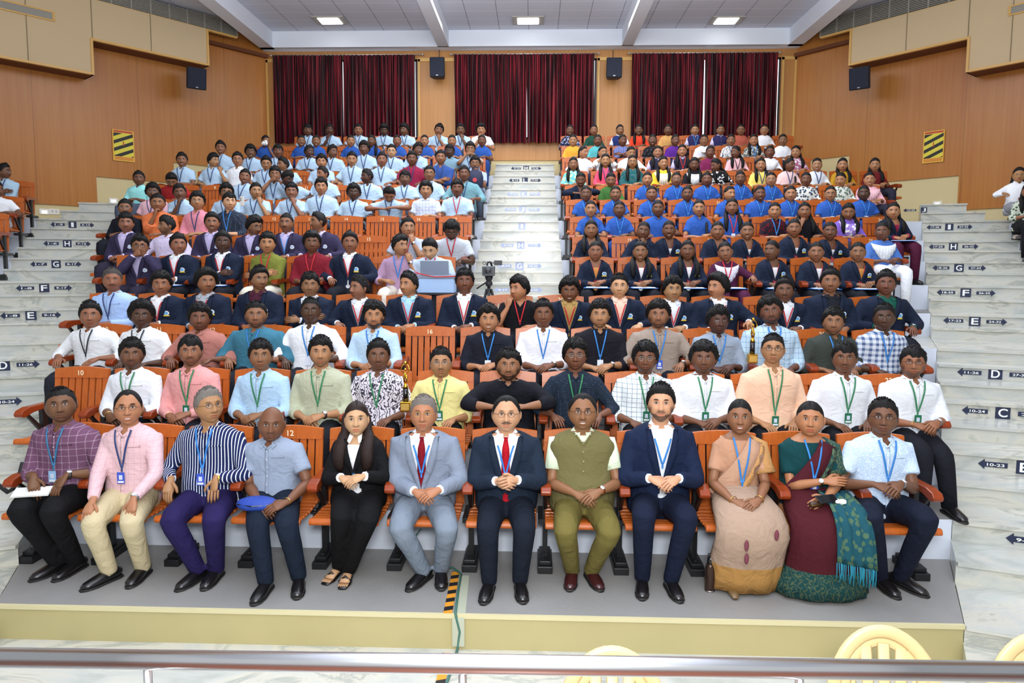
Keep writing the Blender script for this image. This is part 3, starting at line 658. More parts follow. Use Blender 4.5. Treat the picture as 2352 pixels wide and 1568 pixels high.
# ---- head
def head_dir(nu, nv):
    """directions over the sphere, denser on the face"""
    u = np.linspace(-1, 1, nu, endpoint=False)+1e-4; az = PI*(u*(.62+.38*u*u))          # az 0 = face
    v = np.linspace(0, 1, nv); el = -PI/2+PI*v; el = el-.22*np.sin(2*el)*-.0
    A, E = np.meshgrid(az, el); return A, E
def head_base(A, E, fem=False, wide=1.0):
    """bare skull and jaw surface for azimuth A (0 faces -Y) and elevation E"""
    x = np.sin(A)*np.cos(E); y = -np.cos(A)*np.cos(E); z = np.sin(E)
    fr = np.clip(-y, 0, 1); dn = np.clip(-z, 0, 1)
    X = .081*x*(1-.20*sst(dn, .25, .95))*wide; Y = np.where(y < 0, .090*y, .098*y)
    Z = np.where(z > 0, .118*z, .112*z)
    if fem: X = X*.95
    # jaw forward, occiput tucked in
    Y = Y+np.where(y > 0, -.055*dn*y, 0)-.012*sst(dn, .3, 1)*fr
    # flatten the cheeks and square the jaw
    X = X*(1+.07*gau(z+.45, .35)*np.abs(x)); Y = Y*(1-.04*gau(x, .5)*fr)
    return X, Y, Z
def make_head(m, xf, fem=False, tone=(.3, .15, .08), nu=56, nv=44, beard=0, stache=0, smile=0, wide=1.0, bald=False, old=0, bindi=0, look=0):
    A, E = head_dir(nu, nv); X, Y, Z = head_base(A, E, fem, wide); X = X.copy(); Y = Y.copy(); Z = Z.copy()
    face = sst(-Y, .02, .06); ax = np.abs(X)
    d = np.zeros_like(X)
    zz = Z; nose = gau(X, .0085+.006*sst(-zz, -.02, .03))*(sst(-zz, -.034, .028)*.026)*(1-sst(-zz, .030, .042)); d += nose
    d += .006*gau(ax-.014, .008)*gau(zz+.027, .009)
    d -= .0095*gau(ax-.031, .017)*gau(zz-.014, .012)
    d += .0045*gau(ax-.031, .011)*gau(zz-.012, .0075)
    d += .004*gau(zz-.036, .010)*gau(X, .05)
    d += .003*gau(ax-.042, .018)*gau(zz+.025, .02)
    lip = gau(X, .024); d += .0055*lip*gau(zz+.054, .0055)+.006*lip*gau(zz+.067, .0062)-.0035*gau(X, .024)*gau(zz+.0605, .0022)-.003*gau(X, .03)*gau(zz+.080, .006)
    d += .006*gau(X, .022)*gau(zz+.100, .014)
    if old: d -= .0018*gau(ax-.034-(-zz-.03)*.3, .004)*gau(zz+.045, .02)
    Y -= d*face
    C = np.ones(X.shape+(3,))*np.array(tone)
    def blend(mask, col):
        mk = np.clip(mask, 0, 1)[..., None]; C[:] = C*(1-mk)+np.array(col)*mk
    tn = np.array(tone)
    blend(.6*gau(ax-.031, .019)*gau(zz-.013, .011)*face, tn*.42)  # eye socket shade painted into the skin tone
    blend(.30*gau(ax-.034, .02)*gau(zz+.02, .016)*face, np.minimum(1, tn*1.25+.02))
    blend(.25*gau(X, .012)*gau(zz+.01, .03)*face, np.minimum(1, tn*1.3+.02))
    zl_ = zz+.0605-(.0075*smile)*(X/.026)**2; mw = .026+.004*smile
    lipc = tn*np.array((.95, .62, .62)) if not fem else tn*np.array((1.0, .48, .48))
    blend(.85*sst(1-(X/mw)**2-(zl_/.0125)**2, 0, .35)*face, lipc)
    if smile: blend(.95*sst(1-(X/.021)**2-(zl_/.0045)**2, 0, .5)*face, (.58, .55, .50))
    else: blend(.7*gau(zz+.0605, .0016)*sst(.024-ax, 0, .006)*face, tn*.25)
    blend(.8*gau(ax-.0075, .004)*gau(zz+.0365, .003)*face, tn*.2)
    dk = np.array((.012, .009, .008))
    brow = sst(1-((ax-.032)/.0185)**2-((zz-.0335+.06*(ax-.03)**2/.03)/(.0066 if not fem else .0046))**2, 0, .5); blend((.95 if not old else .6)*brow*face, dk)
    ex = X-look*.004; eye = sst(1-((ax-.031)/.0140)**2-((zz-.0125)/.0052)**2, -.1, .35); blend(.9*eye*face, (.40, .37, .35))
    axl = np.abs(ax-.031+0*ex); iris = sst(1-((ax-.031-np.sign(X)*look*.005)/.0066)**2-((zz-.0128)/.0066)**2, -.1, .4)*eye; blend(iris*face, (.02, .011, .007))
    blend(.9*gau(zz-.0188+((ax-.031)/.0145)**2*.005, .0022)*sst(.0165-axl, 0, .004)*face, dk)
    blend(.35*gau(zz-.0052, .0022)*sst(.0155-axl, 0, .004)*face, dk)
    ns = .5+.5*np.sin(X*2100+Z*900)*np.sin(Z*1700-X*700)
    if stache: blend(stache*(.75+.25*ns)*sst(1-((ax-.012)/.026)**2-((zz+.0465)/.0062)**2, 0, .5)*face, dk)
    if beard:
        jaw = sst(-zz, .048, .066)*sst(-Y, -.02, .0)*(1-.9*sst(1-(X/.024)**2-((zz+.0605)/.0125)**2, -.3, .2)); side = sst(ax, .052, .066)*sst(-zz, -.005, .03)*sst(-Y, -.02, .0)
        blend(beard*(.8+.2*ns)*np.maximum(jaw, side), dk*1.4)
        Y -= .004*beard*jaw; Z -= .005*beard*jaw*sst(-zz, .08, .11)
    if bindi: blend(sst(1-(X/.0042)**2-((zz-.036)/.0042)**2, 0, .3)*face, (.25, .01, .01))
    if bald == 2: pass
    V = np.stack([X, Y, Z], -1).reshape(-1, 3); Cc = C.reshape(-1, 3)
    m.grid(xf(V), nu, nv, 0, Cc, closed=True)
    for sd in (-1, 1):                                           # ears
        e = MB(); e.ball((0, 0, 0), (.0075, .017, .029), 8, 6); v = e.v[0]; v[:, 0] += .006*np.abs(v[:, 1]/.017)
        v = v+np.array((sd*(.0825*wide*(.95 if fem else 1)), .008, -.002)); m.add(xf(v), e.f, 0, np.array(tone)*.92)
NOISE = RNG.rand(64, 4)*6.28
def bump3(V, k, seed=0):
    o = 0
    for i in range(5):
        q = NOISE[(seed*7+i) % 64]; o = o+np.sin(V[:, 0]*k*(1+.35*i)*math.cos(q[3]+i)+V[:, 1]*k*(1.1-.1*i)+q[0]+1.3*np.sin(V[:, 2]*k*.7+q[1]))*np.cos(V[:, 2]*k*(1+.2*i)+q[2]+i)
    return o/3.
def make_hair(m, xf, style, fem=False, wide=1.0, seed=0, lod=1):
    n1, n2 = (60, 20) if lod else (34, 12)
    rs = np.random.RandomState(seed+11); az = np.linspace(-PI, PI, n1, endpoint=False)
    st = dict(short=(.013, .020, .0), crop=(.008, .010, 0), quiff=(.015, .028, .0), wavy=(.016, .032, .008), curly=(.020, .032, .009), afro=(.030, .042, .010), fringe=(.017, .026, .006), recede=(.008, .012, 0), bald=(0.0015, .0015, 0), tied=(.007, .011, .0), long=(.011, .014, .002), puffy=(.034, .036, .01))[style]
    A_ = np.abs(az)
    el = np.interp(A_, [0, .6, 1.05, 1.35, 1.62, 1.75, 2.1, 3.15], [.66, .63, .42, .08, -.22, -.30, -.52, -.62] if not fem else [.70, .60, .42, .20, .04, -.12, -.50, -.62])
    if style in ('fringe',): el = el-.26*np.exp(-(az-.15)**2/.35)+.05*np.sin(az*9)
    if style in ('wavy', 'curly'): el = el-.10*np.exp(-az**2/.6)+.05*np.sin(az*7+seed)
    if style == 'recede': el = np.interp(A_, [0, .35, .7, 1.0, 1.3, 1.62, 1.8, 2.1, 3.15], [.86, .96, .86, .45, .08, -.22, -.3, -.5, -.6])
    if style == 'bald': el = np.interp(A_, [0, 1.1, 1.3, 1.62, 1.8, 2.1, 3.15], [1.5, 1.25, .45, -.1, -.25, -.45, -.6])
    S = np.linspace(0, 1, n2)**1.25; el = el+rs.uniform(-.035, .035, n1)*(1 if not fem else .3)
    top = (PI/2 if style != 'bald' else .62)
    Em = el[None, :]+(np.maximum(top, el+.02)[None, :]-el[None, :])*S[:, None] if style == 'bald' else el[None, :]+(PI/2-el[None, :])*S[:, None]
    Am = np.tile(az, (n2, 1)); X, Y, Z = head_base(Am, Em, fem, wide); P = np.stack([X, Y, Z], -1)
    N = P/np.linalg.norm(P, axis=-1, keepdims=True)
    fr = np.cos(Am)*.5+.5; up = np.clip(np.sin(Em), 0, 1)
    th = st[0]+(st[1]-st[0])*up*(.35+.65*fr if style in ('quiff', 'fringe', 'short') else .8)
    th = th*sst(np.tile(S[:, None], (1, n1)), -.04, .22 if style in ('quiff', 'afro', 'curly', 'puffy', 'wavy') else .35)
    if style in ('afro', 'puffy', 'curly'): th = th*(1+.0*up)+.006*sst(np.tile(S[:, None], (1, n1)), 0, .1)
    if fem: th = th*(1-.65*np.exp(-(X/.006)**2)*sst(fr, .3, .6))
    Q = (P+N*th[..., None]).reshape(-1, 3)
    amp = st[2] if st[2] else .0035
    Q += N.reshape(-1, 3)*(amp*(bump3(Q, 95, seed)*.45+(.5*rs.rand(len(Q))-.2)*(1 if st[2] else .5))*sst(th.reshape(-1), .002, .012))[:, None]
    if style == 'tied': Q += N.reshape(-1, 3)*(.0015*np.sin(Q[:, 1]*260))[:, None]
    inner_ = (P*.985).reshape(-1, 3)
    m.grid(xf(Q), n1, n2, 0, closed=True)
    if style == 'bald': return
    if style in ('afro', 'curly', 'puffy', 'wavy'):
        k = {'afro': 170, 'curly': 150, 'puffy': 90, 'wavy': 60}[style] if lod else 30
        for _ in range(k):
            i = rs.randint(n1); j = rs.randint(2, n2-1); p = Q[j*n1+i]; r = rs.uniform(.004, .0085)*(1.5 if not lod else 1)
            b = MB(); b.ball(tuple(p), (r, r, r*.8), 6, 4); m.add(xf(b.v[0]), b.f)
    if style in ('short', 'quiff', 'fringe', 'wavy', 'crop', 'curly', 'puffy') and not fem and True:
        pass
    if style in ('short', 'quiff', 'fringe', 'wavy', 'crop'):
        for _ in range(110 if lod else 22):
            i = rs.randint(n1); j = rs.randint(n2//2, n2-1); p = Q[j*n1+i]; fw_ = {'quiff': (-.35, .5), 'fringe': (-.9, -.35), 'wavy': (-.6, .0), 'short': (-.7, .15), 'crop': (-.5, .1)}[style]; d = N[j, i]*.30+np.array((rs.uniform(-.6, .6), fw_[0], fw_[1])); d = d/np.linalg.norm(d)
            L = rs.uniform(.006, .016); b = MB(); b.tube([tuple(p-d*.012), tuple(p+d*L*.5), tuple(p+d*L)], [.006, .0045, .001], 4); m.add(xf(b.v[0]), b.f)
def vec(*a): return Vector(a)
def hand(m, wrist, d, n, sd, curl, tone, el=None, scale=1.0, lod=1):
    """forearm end, palm, four fingers and a thumb; d fingers, n back of the hand, sd -1 right / +1 left"""
    f = d.normalized(); n = (n-f*n.dot(f)).normalized(); th = f.cross(n)*(1 if sd > 0 else -1); s = scale; W = wrist
    ns = 10 if lod else 7
    pts = [W-f*.012, W+f*.012*s, W+f*.04*s, W+f*.075*s, W+f*.092*s]; rad = [(.024*s, .019*s), (.026*s, .018*s), (.036*s, .0165*s), (.0385*s, .0145*s), (.033*s, .010*s)]
    if el is not None: pts = [el, el+(W-el)*.25, el+(W-el)*.6]+pts; rad = [.039*s, .040*s, .033*s]+rad
    m.tube(pts, rad, ns, 0, tone, up=th)
    dark = np.array(tone)*.96; nf = 6 if lod else 5
    for k, (o, L, r) in enumerate(((.0285, .068, .0088), (.0098, .076, .0091), (-.0095, .071, .0087), (-.0275, .056, .0076))):
        b = W+f*(.080*s)+th*(o*s)-n*.001; a0 = curl*(.75+.12*k); dr = f+th*(o*.9); seg = L*s/3; P = [b, b+f*.012]; q = P[-1]
        for j in range(3):
            a = a0*(.55+.75*j); v = (f*math.cos(a)-n*math.sin(a)+th*(o*1.2*(1-.6*j))).normalized(); q = q+v*seg; P.append(q)
        m.tube(P, [r*s, r*s*1.03, r*s, r*s*.92, r*s*.62], nf, 0, dark)
        if lod:
            e = MB(); e.ball(tuple(P[-1]), (r*s*.62,)*3, 6, 4); m.add(e.v[0], e.f, 0, dark)
    b = W+f*(.022*s)+th*(.022*s); v1 = (f*.72+th*.68-n*.22).normalized(); v2 = (f*.93+th*.22-n*(.25+.3*curl)).normalized()
    m.tube([b-v1*.008, b+v1*.026*s, b+v1*.044*s, b+v1*.044*s+v2*.026*s, b+v1*.044*s+v2*.036*s], [.013*s, .0125*s, .0105*s, .0095*s, .005*s], nf, 0, dark)
POSES = {
 'lap':   ((vec(-.040, -.30, .665), vec(.78, -.6, -.18), vec(-.25, -.35, .9), .55, None), (vec(.040, -.325, .69), vec(-.78, -.6, -.2), vec(.25, -.35, .9), .6, None)),
 'clasp': ((vec(-.030, -.31, .74), vec(.6, -.7, .05), vec(-.7, -.55, .45), .75, None), (vec(.030, -.325, .75), vec(-.6, -.7, .05), vec(.7, -.55, .45), .8, None)),
 'knees': ((vec(-.125, -.40, .635), vec(.05, -.85, -.45), vec(0, -.45, .9), .25, None), (vec(.125, -.40, .635), vec(-.05, -.85, -.45), vec(0, -.45, .9), .25, None)),
 'thigh': ((vec(-.11, -.27, .655), vec(.3, -.9, -.12), vec(-.1, -.1, 1), .4, None), (vec(.11, -.27, .655), vec(-.3, -.9, -.12), vec(.1, -.1, 1), .4, None)),
 'arms':  ((vec(-.25, -.34, .745), vec(.1, -1, -.25), vec(0, -.25, 1), .6, vec(-.7, .6, -.3)), (vec(.25, -.34, .745), vec(-.1, -1, -.25), vec(0, -.25, 1), .6, vec(.7, .6, -.3))),
 'rest':  ((vec(-.17, -.30, .70), vec(.35, -.85, -.25), vec(-.1, -.2, 1), .5, vec(-.8, .5, -.4)), (vec(.17, -.30, .70), vec(-.35, -.85, -.25), vec(.1, -.2, 1), .5, vec(.8, .5, -.4))),
 'chin_r': (('chin', vec(.25, .15, .95), vec(-.5, -.8, .1), 1.2, vec(-.5, .1, -.9)), (vec(.10, -.30, .69), vec(-.8, -.55, -.1), vec(.2, -.3, .9), .5, None)),
 'chin_l': ((vec(-.10, -.30, .69), vec(.8, -.55, -.1), vec(-.2, -.3, .9), .5, None), ('chin', vec(-.25, .15, .95), vec(.5, -.8, .1), 1.2, vec(.5, .1, -.9))),
 'mouth': (('mouth', vec(.85, -.1, .35), vec(-.2, -.95, .2), .5, vec(-.7, .0, -.8)), ('mouth', vec(-.85, -.1, .35), vec(.2, -.95, .2), .5, vec(.7, .0, -.8))),
 'front': ((vec(-.06, -.36, .80), vec(1, -.12, -.05), vec(0, -.3, .95), .35, vec(-1, .0, -.1)), (vec(.08, -.40, .815), vec(-1, -.05, -.05), vec(0, -.3, .95), .35, vec(1, .0, -.1))),
 'cross': ((vec(.10, -.24, .78), vec(1, -.15, .1), vec(0, -.8, .5), .4, vec(-.7, .3, -.6)), (vec(-.10, -.29, .75), vec(-1, -.1, .05), vec(0, -.8, .5), .4, vec(.7, .3, -.6))),
 'arm_r': ((vec(-.25, -.34, .745), vec(.1, -1, -.25), vec(0, -.25, 1), .6, vec(-.7, .6, -.3)), (vec(.09, -.29, .665), vec(-.7, -.65, -.15), vec(.2, -.3, .9), .5, None)),
 'arm_l': ((vec(-.09, -.29, .665), vec(.7, -.65, -.15), vec(-.2, -.3, .9), .5, None), (vec(.25, -.34, .745), vec(-.1, -1, -.25), vec(0, -.25, 1), .6, vec(.7, .6, -.3))),
}
PEOPLE = []
def ribbon(fig, pts, width, off, m, thick=.003, mi=0, samples=5):
    """strip lying on the chest through (x,z) points"""
    P = []
    for (x0, z0), (x1, z1) in zip(pts[:-1], pts[1:]):
        for k in range(samples): P.append((lerp(x0, x1, k/samples), lerp(z0, z1, k/samples)))
    P.append(pts[-1]); V = []
    for i, (x, z) in enumerate(P):
        a = P[max(0, i-1)]; b = P[min(len(P)-1, i+1)]; dx, dz = b[0]-a[0], b[1]-a[1]; L = math.hypot(dx, dz) or 1; nx, nz = -dz/L, dx/L
        w_ = (width[0]+(width[1]-width[0])*i/(len(P)-1)) if isinstance(width, tuple) else width
        for (o, t) in ((-1, 0), (1, 0), (1, thick), (-1, thick)):
            X, Z = x+nx*w_/2*o, z+nz*w_/2*o; V.append((X, fig.front(x*.5+X*.5, z, off)-t, Z))
    V = fig.T(V); n = len(P); F = [(i*4+k, i*4+(k+1) % 4, (i+1)*4+(k+1) % 4, (i+1)*4+k) for i in range(n-1) for k in range(4)]+[(0, 1, 2, 3), ((n-1)*4+3, (n-1)*4+2, (n-1)*4+1, (n-1)*4)]
    m.add(V, F, mi)
def opening(top, z):
    """half width of the open front of a blazer at height z"""
    zb = top.get('zb', .74)
    return .004+(z-zb)*.235 if z >= zb else (.004+(zb-z)*(.35 if not top.get('open') else .2))
def plan(row, x, y, **k):
    """one seated person whose face is seen at photo pixel x,y"""
    k.update(row=row, x=x, y=y); PEOPLE.append(k); return k
def setup(k):
    row = k['row']; fem = k.get('fem', False); z0 = k.get('floor', FLOOR.get(row)); dy = k.get('dy', 0); lf = k.get('lf', .02)+(.02 if row in 'ABCD' else 0)
    Yb = k.get('Y', BACK.get(row, 0)-.20)+dy; nom = 1.20 if fem else 1.217; hsz = k.get('hs', 1.0)
    HY = Yb-.015-lf*1.1; p = px(k['x'], k['y'], Y=HY); ts = ((p.z-.012-z0)-.50)/(nom-.50); ts = min(1.17, max(.80, ts)); lx = k.get('lx', 0)
    k['root'] = Vector((p.x-lx*1.1, Yb, z0)); k['fig'] = Fig(fem, ts, lx, lf, k.get('wd', 1.0)*(1.0 if fem else 1.06), k.get('belly', .02 if row == 'A' else 0)); fig = k['fig']
    k['hc'] = Vector((lx*1.1, -.015-lf*1.1, .5+(nom-.50)*ts)); k['lod'] = 2 if row == 'A' else 1 if row in 'BCD' else 0
    rot = k.get('rot', 0); k['rotz'] = rot
    base_yaw = -math.degrees(math.atan2(p.x, HY))*.85-math.degrees(rot); base_pitch = math.degrees(math.atan2(p.z-EYE, HY))*.55
    yaw = k.get('yaw', 0)+base_yaw; pitch = k.get('pitch', 0)+base_pitch; roll = k.get('roll', 0)
    Rm = Matrix.Rotation(R(yaw), 3, 'Z') @ Matrix.Rotation(R(pitch), 3, 'X') @ Matrix.Rotation(R(roll), 3, 'Y'); Rn = np.array(Rm)
    pv = np.array((0, .02, -.09)); hc = np.array(k['hc']); s_ = hsz*k.get('head', (1.09 if not fem else 1.05))*(1.03 if k['lod'] != 1 else 1)
    k['xf'] = lambda V: (np.asarray(V, float)*s_-pv) @ Rn.T+pv+hc
    # arms
    key = k.get('pose', 'lap'); P = POSES[key]; L1, L2 = (.27, .235) if fem else (.295, .255); k['arms'] = []
    for i, sd in enumerate((-1, 1)):
        H, d, n, curl, pole = P[i]
        ov = k.get('hr' if sd < 0 else 'hl')
        if isinstance(H, str):
            H = Vector(k['xf'](np.array([[sd*.02 if H == 'mouth' else sd*.025, -.125, -.075 if H == 'mouth' else -.125]]))[0]); 
        if ov:
            w_ = px(ov[0], ov[1], Y=k['root'].y+ov[2]); H = w_-k['root']
            if len(ov) > 3: d = Vector(ov[3])
        d = Vector(d).normalized(); n = Vector(n); pole = Vector(pole) if pole is not None else vec(sd*.75, .55, -.6)
        wr = Vector(H)-d*.055; sh = fig.shoulder(sd); l1, l2 = L1*min(1.05, max(.92, ts)), L2
        el, w2 = ik(sh, wr, l1, l2, pole); w2 = el+(wr-el).normalized()*min((wr-el).length, l2*1.04)
        k['arms'].append((sh, el, w2, d, n, curl, sd))
    # legs
    k['legs'] = []
    for i, sd in enumerate((-1, 1)):
        hip = Vector((sd*.085, -.01, .535)); kn = Vector((sd*k.get('knee', .125), -.455, .535)); an = Vector((sd*k.get('ank', .11), -.47+k.get('ankd', 0), .095)); toe = Vector((sd*.03, -1, 0))
        if row == 'D': kn.y = -.40; an.y = -.36
        if 'sari' in k: kn = Vector((sd*.10, -.33, .50)); an = Vector((sd*.09, -.26, .10))
        if k.get('kneep'):
            a = k['kneep'][i]; q = px(a[0], a[1], Y=k['root'].y-.44)-k['root']; q.y = -.45; q.z = min(.60, max(.47, q.z)); kn = q
        if k.get('toep'):
            a = k['toep'][i]; q = px(a[0], a[1], z=z0+.02)-k['root']; q.z = 0; tdir = Vector(k['toed'][i]+(0,)).normalized() if k.get('toed') else Vector((sd*.15, -1, 0)).normalized()
            an = q-tdir*.19+vec(0, 0, .095); an.y = min(an.y, -.18); toe = tdir
        k['legs'].append((hip, kn, an, toe, sd))
def garment(k):
    """closed shell of the outer top, to be unified by a voxel remesh"""
    fig = k['fig']; t = k['top']; m = MB(); bl = t['t'] in ('blazer',); off = .030 if bl else (.026 if t['t'] == 'vest' else .016); k['off'] = off
    fig.torso(m, off, 22, .47 if t['t'] != 'kurta' else .45, (1.065 if fig.fem else 1.075) if not bl else 1.078)
    if t['t'] == 'vest': return m
    sleeves(k, m, t.get('sl', 'L'), .0 if not bl else .008); return m
def sleeves(k, m, sl, ex=0.0):
    fem = k['fig'].fem; g = (.88 if fem else 1.0)*(1+.4*(k['fig'].wd-1))
    for sh, el, wr, d, n, curl, sd in k['arms']:
        inn = sh+vec(-sd*.10, 0, .0); s2 = sh+vec(sd*.012, 0, .0)
        r0, r1, r2, r3 = (.064+ex)*g, (.060+ex)*g, (.052+ex)*g, (.036+ex)*g
        if sl == 'S': m.tube([inn, s2, sh+(el-sh)*.3, sh+(el-sh)*.66], [r0, r0*1.02, r1*1.04, r1*1.08], 12)
        else:
            f = .93 if sl == 'L' else .45; end = el+(wr-el)*f; u = (el-sh).normalized(); v = (wr-el).normalized()
            m.tube([inn, s2, sh+(el-sh)*.4, el-u*.04, el+(v-u)*.006, el+v*.045, el+v*(end-el).length*.7, end], [r0, r0*1.02, r1, r2*1.06, r2*1.04, r2, lerp(r2, r3, .5 if sl == 'L' else .1), r3*1.08 if sl == 'L' else r2*1.02], 12)
def trousers(k):
    m = MB(); fig = k['fig']; fig.torso(m, .014, 18, .42, .60, k=6); s = (1+.3*(fig.wd-1))*(1.1 if k['lod'] == 2 else 1.03)
    for hip, kn, an, toe, sd in k['legs']:
        u = (kn-hip).normalized(); v = (an-kn).normalized(); hem = an+vec(0, 0, -.035)
        fl = k.get('flare', .056)
        m.tube([hip-u*.06, hip, hip+(kn-hip)*.5, kn-u*.05, kn+(v-u)*.012, kn+v*.07, kn+(an-kn)*.5, hem], [.095*s, .096*s, .088*s, .074*s, .070*s, .066*s, .060*s, fl], 14)
    return m
def phase_remesh(jobs):
    """unify every garment shell: one voxel remesh and smoothing each, evaluated together"""
    tmp = []
    for key, m, vox, it in jobs:
        o = m.obj('shell', None); r = o.modifiers.new('r', 'REMESH'); r.mode = 'VOXEL'; r.voxel_size = vox; r.use_smooth_shade = True
        s_ = o.modifiers.new('s', 'SMOOTH'); s_.iterations = it; s_.factor = .5; tmp.append((key, o))
    bpy.context.view_layer.update(); dg = bpy.context.evaluated_depsgraph_get(); out = {}
    for key, o in tmp:
        me = bpy.data.meshes.new_from_object(o.evaluated_get(dg)); n = len(me.vertices); v = np.zeros(n*3); me.vertices.foreach_get('co', v)
        nl = len(me.loops); li = np.zeros(nl, int); me.loops.foreach_get('vertex_index', li); ls = np.zeros(len(me.polygons), int); me.polygons.foreach_get('loop_start', ls)
        out[key] = (v.reshape(-1, 3), li, ls); bpy.data.meshes.remove(me); od = o.data; bpy.data.objects.remove(o); bpy.data.meshes.remove(od)
    return out
def shell_mesh(data, keep=None):
    v, li, ls = data; le = np.append(ls[1:], len(li)); F = [tuple(li[a:b]) for a, b in zip(ls, le)]
    if keep is not None:
        F = [f for f, kk in zip(F, keep) if kk]; used = sorted(set(i for f in F for i in f)); mp = {u: i for i, u in enumerate(used)}; v = v[used]; F = [tuple(mp[i] for i in f) for f in F]
    return MB().add(v, F)
def un_T(fig, V):
    z = np.where(V[:, 2] > .5, .5+(V[:, 2]-.5)/fig.ts, V[:, 2]); t = np.clip((z-.5)/.55, 0, 1.6); tt = np.minimum(t, 1)**1.25+np.maximum(t-1, 0)*1.1
    return np.stack([V[:, 0]-fig.lx*tt, V[:, 1]+fig.lf*tt, z], -1)
def collar(k, m, off, spread=1.0, z=0.0):
    fig = k['fig']; n = 30; V = []; g = .92 if fig.fem else 1.05
    for i in range(n):
        q = lerp(.30, 2*PI-.30, i/(n-1.)); fr = max(0, math.cos(q)); sx, cx_ = math.sin(q), math.cos(q)
        V.append((.056*g*sx, .018-.056*g*cx_, 1.098-.022*fr+z)); 
        drop = fr**3*.045
        x = (.074+.010*fr)*g*sx*1.05+.010*np.sign(sx)*fr**4; zz = 1.074-.010*fr-drop+z; yb = .02-.072*g*cx_; yb = lerp(yb, fig.front(x, zz, off+.008), float(sst(fr, .35, .85)))
        V.append((x, yb, zz))
    V = fig.T(V); A_ = V[0::2]; B_ = V[1::2]; c0 = fig.T((0, .018, 1.08)); W_ = []
    for a, b in zip(A_, B_):
        o = (b-c0); o[2] = 0; o = o/(np.linalg.norm(o)+1e-6)*.004; W_ += [a-o, a+o*1.6+np.array((0, 0, .002)), b+o*1.2, b-o]
    F = [(i*4+j, i*4+(j+1) % 4, (i+1)*4+(j+1) % 4, (i+1)*4+j) for i in range(n-1) for j in range(4)]+[(0, 1, 2, 3), (4*n-1, 4*n-2, 4*n-3, 4*n-4)]
    m.add(W_, F)
LANY = dict(navy='22386e', red='c4202c', green='2f7d52', blue='2c7cc9', black='22262c', teal='2b6f9a')
def lod_pick(k, a, b, c): return (c, b, a)[k['lod']]
